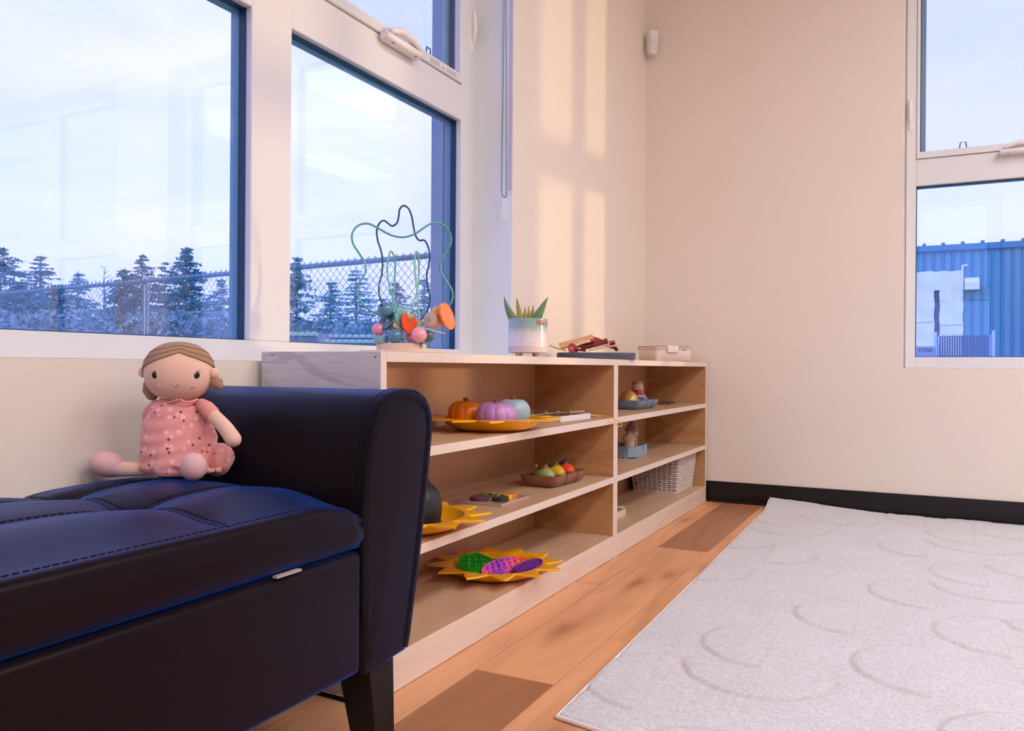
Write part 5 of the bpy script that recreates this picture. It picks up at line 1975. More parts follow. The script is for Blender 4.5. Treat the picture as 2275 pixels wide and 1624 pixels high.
def shell(mb):
    n, nv = 48, 16
    vs, fs = [], []
    for i in range(nv + 1):
        th = PI / 2 * i / nv
        for j in range(n):
            a = 2 * PI * j / n
            rr = 0.040 * math.sin(th) * (1 + 0.03 * math.cos(8 * a) * (i / nv) ** 3)
            vs.append((rr * math.cos(a), rr * 0.82 * math.sin(a), 0.018 + 0.048 * math.cos(th) - (0.006 * (0.5 + 0.5 * math.cos(8 * a))) * (i / nv) ** 4))
    for i in range(nv):
        for j in range(n):
            j2 = (j + 1) % n
            fs.append((i * n + j, (i + 1) * n + j, (i + 1) * n + j2, i * n + j2))
    fs.append(tuple((nv * n + j) for j in range(n)))
    mb.add(vs, fs)


part('dome', 'mustard', sh, shell, 70)
part('underside', mat('dark_brown_shell', (0.13, 0.07, 0.05), 0.5), sh, lambda mb: mb.lathe([(0.020, 0.0), (0.030, 0.004), (0.0345, 0.014), (0.030, 0.0155), (0, 0.0155)], 32, rfun=lambda a, k: 1 + 0.05 * math.cos(8 * a)), 60)
part('embossing', mat('pale_mustard', (0.80, 0.55, 0.24), 0.3), sh, lambda mb: [mb.tube([(0.0375 * math.cos(q) * 0.98, 0.0375 * 0.82 * math.sin(q), 0.0435 - 0.002 * k) for q in np.linspace(-0.95 + 0.02 * k, -0.35, 6)], 0.0006, 5) for k in range(3)], 0)

p = on_tray(BT, 0.006)
stack = [('teal blue stacking cup at the bottom of the stack in the blue tray', (0.02, 0.10, 0.19), 0.0245, 0.036, 'deep_blue_cup'),
         ('lavender grey stacking cup above the teal one', (0.42, 0.33, 0.40), 0.0262, 0.010, 'lavender_cup'),
         ('brick red stacking cup in the middle of the stack', (0.38, 0.055, 0.035), 0.0245, 0.017, 'brick_cup'),
         ('blush pink stacking cup above the brick red one', (0.62, 0.34, 0.29), 0.0228, 0.012, 'blush_cup'),
         ('pale pink stacking cup above the blush one', (0.68, 0.44, 0.38), 0.0210, 0.010, 'pale_pink_cup'),
         ('dusty rose stacking cup on top of the stack', (0.46, 0.23, 0.20), 0.0200, 0.010, 'rose_cup')]
z = Z1 + 0.0055
for lab, col, r, h, nm in stack:
    t = thing('stacking_cup', lab, 'cup', (p.x + 0.004, p.y + 0.012, z), 0, 'stacking cups in the blue tray')
    part('cup_body', mat(nm, col, 0.35), t, lambda mb: mb.lathe([(0, h), (r * 0.94, h), (r * 0.965, h - 0.001), (r * 0.985, 0.005), (r * 1.05, 0.0046), (r * 1.06, 0.0012), (r * 1.03, 0.0), (0, 0.0)], 36), 40)
    z += h + 0.0003
p = on_tray(BT, 0.066)
t = thing('stacking_cup', 'mauve stacking cup alone at the right of the blue tray', 'cup', (p.x, p.y, Z1 + 0.0055), 0, 'stacking cups in the blue tray')
part('cup_body', mat('mauve_cup', (0.40, 0.22, 0.21), 0.4), t, lambda mb: mb.lathe([(0, 0), (0.0215, 0), (0.0225, 0.026), (0.0265, 0.0265), (0.0265, 0.030), (0.0225, 0.031), (0.0205, 0.038), (0.018, 0.040), (0.0145, 0.047), (0, 0.0475)], 36), 35)

# flat cards at the far end of the upper shelf
for k, (lab, x, y, w, h, th, zz, col, nm, rz) in enumerate((('long flat wooden card lying under the dark one on the upper shelf', -0.950, 3.395, 0.030, 0.085, 0.004, 0.0, (0.42, 0.24, 0.15), 'tan_card', 0.1),
                                                         ('short dark card lying on the wooden one on the upper shelf', -0.960, 3.36, 0.026, 0.058, 0.006, 0.0043, (0.13, 0.065, 0.055), 'dark_card', 0.15))):
    t = thing('flat_card', lab, 'card', (x, y, Z1 + zz), rz, 'cards on the upper shelf')
    part('sheet', mat(nm, col, 0.5), t, lambda mb: mb.rbox((-w, -h, 0), (w, h, th), 0.0008, 1))
    part('print', mat(nm + '_print', tuple(c * 0.55 for c in col), 0.5), t, lambda mb: mb.rbox((-w * 0.7, -h * 0.8, th), (w * 0.7, h * 0.8, th + 0.0004), 0.0001, 1), 0)

# ================================================================== TOY CASTLE
cs = thing('toy_castle', 'blue grey castle wall ring of the stacking castle on the middle shelf', 'toy', (-0.985, 2.925, Z2), math.radians(90))
cblue = mat('castle_blue', (0.27, 0.38, 0.46), 0.45)
oct_ = [(0.085, -0.030), (0.060, -0.056), (-0.060, -0.056), (-0.085, -0.030), (-0.085, 0.030), (-0.060, 0.056), (0.060, 0.056), (0.085, 0.030)]
part('wall', cblue, cs, lambda mb: loft(mb, [([(a, b) for a, b in oct_], 0.004), (oct_, 0.040), ([(a * 1.02, b * 1.03) for a, b in oct_], 0.0405), ([(a * 1.02, b * 1.03) for a, b in oct_], 0.0435), ([(a * 0.93, b * 0.90) for a, b in oct_], 0.0435), ([(a * 0.93, b * 0.90) for a, b in oct_], 0.028)]), 25)
for k in range(6):
    x = -0.05 + k * 0.02
    part('crenel', cblue, cs, lambda mb: mb.box((x - 0.006, -0.0562, 0), (x + 0.006, -0.050, 0.0045)), 0)
    part('crenel', cblue, cs, lambda mb: mb.box((x - 0.006, 0.050, 0), (x + 0.006, 0.0562, 0.0045)), 0)
for k in range(3):
    y = -0.02 + k * 0.02
    part('crenel', cblue, cs, lambda mb: mb.box((-0.0852, y - 0.006, 0), (-0.079, y + 0.006, 0.0045)), 0)
    part('crenel', cblue, cs, lambda mb: mb.box((0.079, y - 0.006, 0), (0.0852, y + 0.006, 0.0045)), 0)
part('gate_slot', 'black', cs, lambda mb: mb.box((0.008, -0.0568, 0.020), (0.014, -0.0558, 0.0436)), 0)


def tower(lab, col, roof, x, y, z, r, h, rh, nm, door=None):
    t = thing('castle_tower', lab, 'toy', (x, y, z), 0, 'towers of the stacking castle')
    b = part('tower_wall', mat(nm, col, 0.5), t, lambda mb: mb.lathe([(r * 1.1, 0), (r * 1.1, 0.006), (r * 0.98, 0.007), (r, h), (0, h)], 28), 40)
    if roof:
        part('roof', mat(nm + '_roof', roof, 0.5), t, lambda mb: mb.lathe([(r * 1.02, h), (r * 1.36, h + 0.001), (r * 1.36, h + 0.004), (r * 0.95, h + rh * 0.40), (r * 0.36, h + rh * 0.82), (r * 0.12, h + rh * 0.97), (0, h + rh)], 28), 40)
    if door is not None:
        d = Vector((math.cos(door), math.sin(door), 0))
        sd = Vector((-d.y, d.x, 0))
        part('doorway', 'black', b, lambda mb: mb.tube([d * (r * 0.93) + Vector((0, 0, 0.012)), d * (r * 0.93) + Vector((0, 0, 0.023))], 0.0042, 10), 60)
    for k in range(5):
        a = door if door is not None else 0
        a = a - 0.8 + k * 0.4
        part('notch', 'black', b, lambda mb: mb.ell((r * 1.08 * math.cos(a), r * 1.08 * math.sin(a), 0.0035), (0.0022, 0.0022, 0.0022), 8, 6), 60)
    return t


zc = Z2 + 0.0282
tower('cream castle tower with cone roof at the left of the stacking castle', (0.62, 0.46, 0.33), (0.58, 0.42, 0.31), -0.962, 2.868, zc, 0.0200, 0.040, 0.034, 'cream_tower')
tower('ochre lower middle tower of the stacking castle', (0.50, 0.27, 0.13), None, -0.972, 2.930, zc, 0.0205, 0.040, 0.0, 'ochre_tower', -1.0)
tower('dusty pink upper tower of the stacking castle', (0.44, 0.24, 0.21), (0.36, 0.19, 0.17), -0.972, 2.930, zc + 0.0402, 0.0205, 0.028, 0.042, 'pink_tower', -2.4)
tower('sage green bottom ring of the right castle tower', (0.38, 0.40, 0.30), None, -0.985, 2.988, zc, 0.0170, 0.016, 0.0, 'sage_tower')
tower('pale cream right tower with cone roof of the stacking castle', (0.56, 0.40, 0.27), (0.54, 0.37, 0.27), -0.985, 2.988, zc + 0.0162, 0.0160, 0.032, 0.034, 'sand_tower', -1.2)

# ================================================================== WICKER BASKET
wb = thing('wicker_basket', 'white wicker basket on the bottom shelf in the corner', 'basket', (-0.975, 3.372, Z3), 0)
mw = mat('white_wicker', (0.74, 0.66, 0.61), 0.6, noise=0.12, nscale=40)
BH = 0.145


def bk_ring(z, n_side=(22, 30), off=0.0, amp=0.0, ph=0):
    k = 1 + 0.16 * z / BH
    hx, hy = 0.088 * k, 0.128 * k
    pts = []
    tot = 0
    cor = [(-hx, -hy), (hx, -hy), (hx, hy), (-hx, hy)]
    for s in range(4):
        a, b = cor[s], cor[(s + 1) % 4]
        n = n_side[0] if s % 2 == 0 else n_side[1]
        nx_, ny_ = (b[1] - a[1]), -(b[0] - a[0])
        l = math.hypot(nx_, ny_)
        for i in range(n):
            t = i / n
            w = amp * math.cos(PI * (tot + ph))
            if i == 0:
                w = 0
            pts.append((a[0] + (b[0] - a[0]) * t + nx_ / l * w, a[1] + (b[1] - a[1]) * t + ny_ / l * w, z))
            tot += 1
    return pts


def weave(mb):
    rows = 18
    for r in range(rows):
        z = 0.006 + (BH - 0.010) * r / (rows - 1)
        mb.tube(bk_ring(z, (9, 14), 0, 0.0036, r % 2), 0.0026, 6, closed=True)


def stakes(mb):
    lo, hi = bk_ring(0.002, (9, 14)), bk_ring(BH, (9, 14))
    for a, b in zip(lo, hi):
        mb.tube([a, b], 0.0021, 6)


w1 = part('weave', mw, wb, weave, 60)
w1['kind'] = 'stuff'
w2 = part('stakes', mw, wb, stakes, 60)
w2['kind'] = 'stuff'
part('basket_bottom', mw, wb, lambda mb: mb.rbox((-0.086, -0.126, 0.002), (0.086, 0.126, 0.005), 0.001, 1))
part('gap_backing', mat('basket_gap_shade', (0.20, 0.12, 0.09), 0.8), wb, lambda mb: loft(mb, [(rrect(0.083, 0.123, 0.004), 0.006), (rrect(0.083 * 1.15, 0.123 * 1.15, 0.004), BH - 0.004), (rrect(0.080 * 1.15, 0.120 * 1.15, 0.004), BH - 0.004), (rrect(0.080, 0.120, 0.004), 0.008)]), 0)  # dark sheet added behind the weave; shade of the gaps in its colour
part('rim', mw, wb, lambda mb: (mb.tube(bk_ring(BH, (12, 20)), 0.0045, 8, closed=True), mb.tube(bk_ring(0.003, (12, 20)), 0.0035, 8, closed=True)), 60)

# ================================================================== DOMINO BOX
gb_ = thing('tile_box', 'cream tray of picture tiles half hidden on the bottom corner shelf', 'toy', (-0.962, 2.628, Z3), math.radians(2))
mcream = mat('cream_box', (0.74, 0.62, 0.44), 0.5)
part('box_body', mcream, gb_, lambda mb: (mb.rbox((-0.048, -0.075, 0), (0.048, 0.075, 0.004), 0.0008, 1), mb.rbox((0.044, -0.075, 0.004), (0.048, 0.075, 0.022), 0.0008, 1), mb.rbox((-0.048, -0.075, 0.004), (-0.044, 0.075, 0.022), 0.0008, 1),
                                    mb.rbox((-0.044, -0.075, 0.004), (0.044, -0.071, 0.022), 0.0008, 1), mb.rbox((-0.044, 0.071, 0.004), (0.044, 0.075, 0.018), 0.0008, 1)))
part('pull', mcream, gb_, lambda mb: mb.rbox((-0.006, 0.060, 0.0225), (0.040, 0.088, 0.0275), 0.001, 1))
for i in range(3):
    for j in range(4):
        part('tile', mat('tile_grey', (0.20, 0.22, 0.25), 0.5) if (i + j) % 2 else mat('tile_cream', (0.60, 0.52, 0.40), 0.5), gb_, lambda mb: mb.rbox((-0.042 + i * 0.0285, -0.069 + j * 0.032, 0.004), (-0.0155 + i * 0.0285, -0.039 + j * 0.032, 0.0205), 0.0008, 1))

# ================================================================== WALL SENSOR
sn = thing('motion_sensor', 'small white motion sensor high in the room corner', 'sensor', (-1.090, 3.530, 2.048), math.radians(35))


def sensor_body(mb):
    def o_(w, d):
        return [(-w, 0.0), (-w, -d * 0.55), (-w * 0.72, -d), (w * 0.72, -d), (w, -d * 0.55), (w, 0.0)]
    loft(mb, [([(a * 0.80, b * 0.74) for a, b in o_(0.026, 0.034)], -0.052), ([(a * 0.84, b * 0.84) for a, b in o_(0.026, 0.034)], -0.048), (o_(0.026, 0.038), 0.040), ([(a * 0.95, b * 0.92) for a, b in o_(0.026, 0.038)], 0.047)])


part('housing', 'white', sn, sensor_body, 40)
part('lens', mat('milky_lens', (0.66, 0.62, 0.62), 0.25, bmp=0.8, bscale=260), sn, lambda mb: mb.add([(-0.014, -0.0335, -0.036), (0.014, -0.0335, -0.036), (0.0155, -0.0378, 0.020), (-0.0155, -0.0378, 0.020), (-0.013, -0.031, -0.034), (0.013, -0.031, -0.034), (0.0145, -0.036, 0.018), (-0.0145, -0.036, 0.018)],
     [(0, 1, 2, 3), (7, 6, 5, 4), (0, 4, 5, 1), (1, 5, 6, 2), (2, 6, 7, 3), (3, 7, 4, 0)]), 0)
part('bracket', 'white', sn, lambda mb: mb.rbox((-0.014, 0.0, -0.035), (0.014, 0.012, 0.035), 0.002, 1))

# ================================================================== BLIND CHAIN
ch = thing('blind_chain', 'beaded blind chain loop hanging beside the window reveal', 'blind chain', (-1.141, 2.194, 1.1))
mch = mat('blue_grey_beads', (0.10, 0.13, 0.34), 0.3)


def chain(mb):
    pts = []
    s = 0.0066
    zb = 0.022
    z = zb
    while z < 1.36:
        k = max(0.12, 1 - z / 0.9) if z < 0.9 else 0.12
        w = 0.0175 * k
        pts.append((0.0, -w, z))
        pts.append((0.0, w, z))
        z += s
    for a in np.linspace(PI + 0.25, 2 * PI - 0.25, 8):
        pts.append((0, 0.0175 * math.cos(a), zb + 0.0175 * math.sin(a)))
    for p in pts:
        mb.ell(p, (0.00215, 0.00215, 0.00215), 8, 5)


part('beads', mch, ch, chain, 80, kind='stuff')
part('cord', mat('pale_cord', (0.60, 0.62, 0.74), 0.6), ch, lambda mb: (mb.tube([(0, -0.0175, 0.022)] + [(0, -0.0175 * max(0.12, 1 - z / 0.9), z) for z in np.linspace(0.03, 1.36, 20)], 0.0006, 5),
                                                                   mb.tube([(0, 0.0175, 0.022)] + [(0, 0.0175 * max(0.12, 1 - z / 0.9), z) for z in np.linspace(0.03, 1.36, 20)], 0.0006, 5)))
part('side_channel', plain('pale_lilac_plastic', (0.66, 0.64, 0.74), 0.4, 0.5, noise=0.01), ch, lambda mb: (mb.rbox((0.004, 0.0215, 0.03), (0.0165, 0.0255, 1.36), 0.001, 1), mb.rbox((-0.022, 0.0215, 0.03), (-0.018, 0.0255, 1.36), 0.001, 1)))


def baggie(mb):
    rs_ = random.Random(3)
    nx_, nz_ = 8, 14
    for off in (0.0, 0.0016):
        vs = []
        for j in range(nz_ + 1):
            for i in range(nx_ + 1):
                w = 0.014 + 0.008 * j / nz_
                vs.append((rs_.uniform(-0.003, 0.003) + off, 0.004 - w + 2 * w * i / nx_ + rs_.uniform(-0.001, 0.001) - 0.006 * j / nz_, 0.004 - 0.066 * j / nz_))
        fs = [(j * (nx_ + 1) + i, j * (nx_ + 1) + i + 1, (j + 1) * (nx_ + 1) + i + 1, (j + 1) * (nx_ + 1) + i) for j in range(nz_) for i in range(nx_)]
        mb.add(vs, fs)


part('plastic_bag', veil_mat('clear_film', (0.90, 0.91, 0.95), 0.22, 60.0), ch, baggie, 0, 'crumpled clear plastic bag')
#--PART4--
# ================================================================== OUTSIDE
# ground rising to the fence
M['turf'] = plain('green_turf', (0.16, 0.42, 0.30), 0.9, 0.2, noise=0.3, nscale=2.0, bmp=0.3, bscale=40)
M['ground'] = plain('grey_ground', (0.16, 0.20, 0.27), 0.95, 0.1, noise=0.3, nscale=1.0)


def ground(mb):
    # gentle bank: low at the house, higher behind the fence
    ys = [-20, 3.9, 4.6, 5.0, 6.0, 9.0, 80]
    zs = [-0.3, -0.25, 0.30, 0.70, 0.735, 0.74, 0.74]
    xs = [-70, -1.36]
    vs = [(x, y, z) for y, z in zip(ys, zs) for x in xs]
    fs = [(2 * i, 2 * i + 1, 2 * i + 3, 2 * i + 2) for i in range(len(ys) - 1)]
    mb.add(vs, fs)
    mb.box((-1.36, 3.85, -0.6), (70, 80, -0.3))
    mb.box((-1.36, -60, -0.6), (70, -2.70, -0.3))
    mb.box((5.9, -2.7, -0.6), (70, 3.85, -0.3))


struct(part('ground', 'turf', None, ground, smooth=0), 'green bank outside the window')

# ---- chain link fence across the left window view
FA, FB = Vector((-10.2, 5.70, 0)), Vector((-3.18, 5.00, 0))
FZ0, FZ1 = 0.74, 1.385
fdir = (FB - FA).normalized()
flen = (FB - FA).length
fence = thing('chain_link_fence', 'chain link fence with blue steel rail outside the left window', 'fence', tuple(FA))
mst = mat('blue_steel', (0.10, 0.25, 0.36), 0.4, metal=0.2)
mwire = mat('wire_mesh', (0.05, 0.14, 0.22), 0.5)


def fp(s, z, off=0.0):
    n = Vector((-fdir.y, fdir.x, 0))
    return fdir * s + n * off + Vector((0, 0, z))


part('top_rail', mst, fence, lambda mb: mb.tube([fp(0, FZ1), fp(flen, FZ1 + 0.012)], 0.021, 12), 60)
part('bottom_rail', mst, fence, lambda mb: mb.tube([fp(0, FZ0 + 0.0), fp(flen, FZ0 - 0.03)], 0.008, 8), 60)


def diamonds(mb):
    d = 0.070
    H_ = FZ1 + 0.02 - FZ0
    k = -H_
    i = 0
    while k < flen:
        for sgn in (1, -1):
            s0, s1 = (k, k + H_) if sgn > 0 else (k + H_, k)
            z0, z1 = FZ0, FZ0 + H_
            # clip to the fence length
            lo, hi = 0.0, 1.0
            for lim, side in ((0.0, 1), (flen, -1)):
                a, b = s0, s1
                if a != b:
                    t = (lim - a) / (b - a)
                    if (b > a) == (side > 0):
                        lo = max(lo, t)
                    else:
                        hi = min(hi, t)
            if hi - lo > 0.02:
                p, q = fp(s0 + (s1 - s0) * lo, z0 + (z1 - z0) * lo, 0.004 * sgn - 0.024), fp(s0 + (s1 - s0) * hi, z0 + (z1 - z0) * hi, 0.004 * sgn - 0.024)
                mb.tube([p, q], 0.0021, 4, cap=False)
        k += d
        i += 1


part('wire_mesh', mwire, fence, diamonds, 0, kind='stuff')


def knuckles(mb):
    s = 0.0
    while s < flen:
        z = FZ1 + 0.018
        mb.tube([fp(s - 0.014, z, -0.02), fp(s - 0.004, z + 0.020, -0.02), fp(s + 0.003, z + 0.024, -0.02), fp(s + 0.010, z + 0.010, -0.02)], 0.0034, 4)
        s += 0.070


part('knuckles', mwire, fence, knuckles, 0, kind='stuff')
ties = [flen * k / 11 for k in range(1, 11)]
for s in ties:
    part('wire_tie', mst, fence, lambda mb: mb.tube([fp(s + 0.008 * math.sin(a), FZ1 + 0.024 * math.cos(a), 0.024 * math.sin(a)) for a in np.linspace(0, 2 * PI, 14)[:-1]], 0.0025, 5, closed=True))


def post_at(px, D, top, r=0.028):
    p = at(px, 700, D=D)
    s = (Vector((p.x, p.y, 0)) - FA).dot(fdir)
    return s


for s in (post_at(325, 7.85, 0), 0.05):
    ps = part('post', mst, fence, lambda mb: mb.tube([fp(s, FZ0 - 0.1, 0.04), fp(s, FZ1 - 0.018, 0.04)], 0.033, 12), 60)
    part('strap', mat('pale_steel', (0.62, 0.70, 0.80), 0.4), ps, lambda mb: mb.tube([fp(s + 0.040, FZ0 - 0.1, 0.0), fp(s + 0.040, FZ1 - 0.03, 0.0)], 0.0045, 6), 60)
    part('loop_cap', mst, ps, lambda mb: mb.tube([fp(s, FZ1 - 0.03, 0.04), fp(s, FZ1 + 0.022, 0.012), fp(s, FZ1 + 0.01, -0.012)], 0.022, 8), 60)
# corner post
cp = thing('corner_post', 'tall steel corner post at the right end of the chain link fence', 'post', (FB.x + 0.09, FB.y + 0.01, 0))
part('pole', mst, cp, lambda mb: mb.tube([(0, 0, -0.2), (0, 0, 1.50)], 0.031, 14), 60)
part('cap', mst, cp, lambda mb: mb.lathe([(0.034, 1.495), (0.034, 1.512), (0.02, 1.525), (0, 1.528)], 16), 60)
for z in (0.80, 0.94, 1.10, 1.25):
    part('strap', 'pale_steel', cp, lambda mb: mb.rbox((-0.075, -0.037, z), (0.034, -0.030, z + 0.008), 0.001, 1))
part('tension_bar', mst, cp, lambda mb: mb.tube([(-0.075, -0.03, 0.72), (-0.075, -0.03, 1.40)], 0.007, 8), 60)

# low blue slabs with pale green edges behind the fence
for lab, px0, px1, py0, py1, D in (('long low blue slab with pale edge behind the fence, lower one', 712, 850, 755, 766, 7.4), ('long low blue slab with pale edge behind the fence, upper one', 725, 835, 744, 751, 8.2),
                                   ('short blue slab with green edge at the left behind the fence', 640, 706, 739, 752, 7.3)):
    a, b = at(px0, py1, D=D), at(px1, py1, D=D)
    zt = at(px0, py0, D=D).z
    sl = thing('garden_slab', lab, 'slab', (a.x, a.y, 0), math.atan2(b.y - a.y, b.x - a.x), 'slabs behind the fence')
    w = (b - a).length
    part('slab_body', mat('slab_blue', (0.16, 0.26, 0.46), 0.7, noise=0.25, nscale=4), sl, lambda mb: mb.rbox((0, 0, 0.70), (w, 0.5, zt), 0.006, 1))
    part('edge', mat('slab_edge', (0.66, 0.78, 0.62), 0.7), sl, lambda mb: mb.rbox((0, -0.02, zt - 0.028), (w, 0.0, zt + 0.004), 0.003, 1))


# ---- conifers
M['needles'] = plain('blue_haze_needles', (0.085, 0.30, 0.37), 0.9, 0.1, noise=0.4, nscale=3.0)  # blue of the outdoor haze put into the needle colour
M['needles_hazy'] = plain('pale_haze_needles', (0.26, 0.47, 0.52), 0.9, 0.1, noise=0.4, nscale=3.0)  # paler copy for the fainter trees, more haze in the colour
M['bark'] = plain('blue_grey_bark', (0.09, 0.20, 0.27), 0.9, 0.1)


def conifer(label, px, pytop, D, spread, seed, dens=1.0, m='needles', droop=0.25, bare=False):
    D0 = D
    D = (13.0, 18.5, 24.0, 15.5, 21.0)[seed % 5]
    spread = spread * D / D0
    top = at(px, pytop, D=D)
    z0 = 0.6
    H_ = top.z - z0
    t = thing('spruce_tree' if not bare else 'bare_tree', label, 'tree', (top.x, top.y, z0), 0, 'trees beyond the fence')
    r_ = random.Random(seed)
    lean = r_.uniform(-0.02, 0.02)
    part('trunk', 'bark', t, lambda mb: mb.tube([(lean * z, 0, z) for z in np.linspace(0, H_, 8)], list(np.linspace(0.022 * H_, 0.003, 8)), 7), 60)

    def branches(mb):
        pass
    bpaths = []
    z = H_ * 0.08
    while z < H_ * 0.985:
        fr = z / H_
        n = r_.choice((3, 4, 5)) if not bare else 3
        for k in range(n):
            a = r_.uniform(0, 2 * PI)
            l = spread * ((1 - fr) ** 0.85) * r_.uniform(0.55, 1.12) + 0.04 * H_ * 0.4
            up = -droop * l + 0.10 * l
            p0 = Vector((lean * z, 0, z))
            p1 = p0 + Vector((math.cos(a) * l * 0.55, math.sin(a) * l * 0.55, up * 0.35 if not bare else 0.35 * l))
            p2 = p0 + Vector((math.cos(a) * l, math.sin(a) * l, (up * 0.55 + 0.05 * l) if not bare else 0.75 * l))
            bpaths.append((p0, p1, p2, l))
        z += H_ * r_.uniform(0.022, 0.040) / dens
    part('branches', 'bark', t, lambda mb: [mb.tube([a, b, c], [0.012 * l + 0.004, 0.008 * l + 0.003, 0.003], 4, cap=False) for a, b, c, l in bpaths], 0, kind='stuff')
    if not bare:
        def foliage(mb):
            for a, b, c, l in bpaths:
                nq = int((16 + 26 * l) * dens)
                for i in range(nq):
                    u = r_.uniform(0.12, 1.05)
                    p = a.lerp(b, u / 0.55) if u < 0.55 else b.lerp(c, (u - 0.55) / 0.45)
                    w = (0.05 + 0.13 * l * (1.1 - u)) * r_.uniform(0.6, 1.3)
                    p = p + Vector((r_.gauss(0, w * 0.5), r_.gauss(0, w * 0.5), r_.gauss(-0.02, w * 0.22)))
                    d = Vector((r_.gauss(0, 1), r_.gauss(0, 1), r_.gauss(-0.2, 0.5))).normalized()
                    e = d.cross(Vector((r_.gauss(0, 1), r_.gauss(0, 1), r_.gauss(0, 1)))).normalized()
                    s1, s2 = r_.uniform(0.05, 0.10) * (0.6 + 0.25 * l), r_.uniform(0.015, 0.03) * (0.7 + 0.25 * l)
                    mb.add([p - d * s1, p + e * s2, p + d * s1, p - e * s2], [(0, 1, 2, 3)])
        part('needles', m, t, foliage, 0, kind='stuff')
    return t


conifer('dark spruce at the far left edge behind the fence', 2, 542, 15, 2.0, 1, 1.1)
conifer('spruce with wide tiers, second from the left behind the fence', 88, 566, 17, 1.45, 2, 1.0)
conifer('small ragged spruce right of the wide tiered one', 174, 600, 18, 1.0, 3, 0.8, 'needles_hazy')
conifer('thin bare tree between the small spruces behind the fence', 233, 592, 18, 1.0, 4, 0.7, bare=True)
conifer('narrow young spruce left of the fence post', 277, 594, 17, 0.95, 5, 1.0)
conifer('pointed spruce standing behind the fence post', 315, 561, 17, 1.05, 6, 1.05)
conifer('short rounded spruce between the two tall pointed ones', 368, 580, 17.5, 1.0, 7, 0.9)
conifer('tallest pointed spruce near the right of the left pane', 416, 549, 18, 1.30, 8, 1.05)
conifer('faint low spruce at the right edge of the left pane', 492, 612, 19, 0.9, 9, 0.9, 'needles_hazy')
conifer('pale spruce at the left edge of the middle pane', 660, 570, 18, 1.1, 10, 0.9, 'needles_hazy')
conifer('small pale spruce right of the middle pane edge', 735, 618, 20, 1.1, 11, 0.9, 'needles_hazy')
conifer('broad pale spruce behind the bead maze', 792, 590, 20, 1.5, 12, 0.8, 'needles_hazy')
conifer('low pale spruce seen between the maze wires', 880, 625, 20, 1.2, 13, 0.8, 'needles_hazy')
conifer('pale spruce left of the corner post', 945, 612, 19, 1.0, 14, 0.9, 'needles_hazy')
conifer('low dark spruce between the two leftmost trees', 45, 622, 16, 1.5, 15, 1.0)
conifer('low shaggy spruce behind the wide tiered one', 130, 632, 18, 1.4, 16, 1.0)

# brush along the bottom of the fence
def brush(mb):
    r_ = random.Random(5)
    for i in range(6000):
        px = r_.uniform(-40, 1000)
        D = r_.uniform(11, 15)
        hmax = 690 if px < 560 else 716
        py = 765 - (765 - hmax) * (r_.random() ** 1.7)
        p = at(px, py, D=D)
        d = Vector((r_.gauss(0, 1), r_.gauss(0, 1), r_.gauss(0, 1))).normalized()
        e = d.cross(Vector((r_.gauss(0, 1), r_.gauss(0, 1), 1))).normalized()
        mb.add([p - d * 0.07, p + e * 0.035, p + d * 0.07, p - e * 0.035], [(0, 1, 2, 3)])


o = part('brush', plain('violet_blue_brush', (0.22, 0.36, 0.44), 0.9, 0.1, noise=0.5, nscale=2.0), None, brush, 0)
tag(o, 'low violet blue brush growing behind the chain link fence', 'brush', kind='stuff')

# ---- metal clad building seen through the right window
bl = thing('metal_building', 'blue ribbed metal building across the yard', 'building', (0, 28.9, 0))
mblue = mat('blue_siding', (0.08, 0.37, 0.53), 0.5, noise=0.08, nscale=0.6)
mblue2 = mat('blue_siding_rib', (0.03, 0.25, 0.45), 0.5)
part('wall', mblue, bl, lambda mb: mb.box((-6, 0, -0.3), (24, 12, 4.50)), 0)
rib = MB()
rib.add([(-0.05, 0, -0.3), (-0.025, -0.045, -0.3), (0.025, -0.045, -0.3), (0.05, 0, -0.3), (-0.05, 0, 4.42), (-0.025, -0.045, 4.42), (0.025, -0.045, 4.42), (0.05, 0, 4.42)],
        [(0, 1, 5, 4), (1, 2, 6, 5), (2, 3, 7, 6), (0, 3, 2, 1), (4, 5, 6, 7)])
rme = rib.mesh('rib', 0)
rme.materials.append(mblue2)
for k in range(-4, 20):
    o = bpy.data.objects.new('rib', rme)
    C.objects.link(o)
    o.parent = bl
    o.location = (0.10 + k * 0.268, 0, 0)
tr_ = part('roof_trim', mblue2, bl, lambda mb: mb.rbox((-6, -0.14, 4.33), (24, 0.1, 4.53), 0.02, 1), 0)
for k in range(-2, 10):
    part('roof_rib', mblue2, tr_, lambda mb: mb.box((0.10 + k * 0.536 - 0.05, -0.15, 4.53), (0.10 + k * 0.536 + 0.05, 0.1, 4.60)), 0)


def bq(px, py):
    p = at(px, py, y=28.80)
    return p.x, p.z


mtarp = mat('white_tarp', (0.90, 0.93, 0.90), 0.6, noise=0.06, nscale=1.5, bmp=0.2, bscale=6)


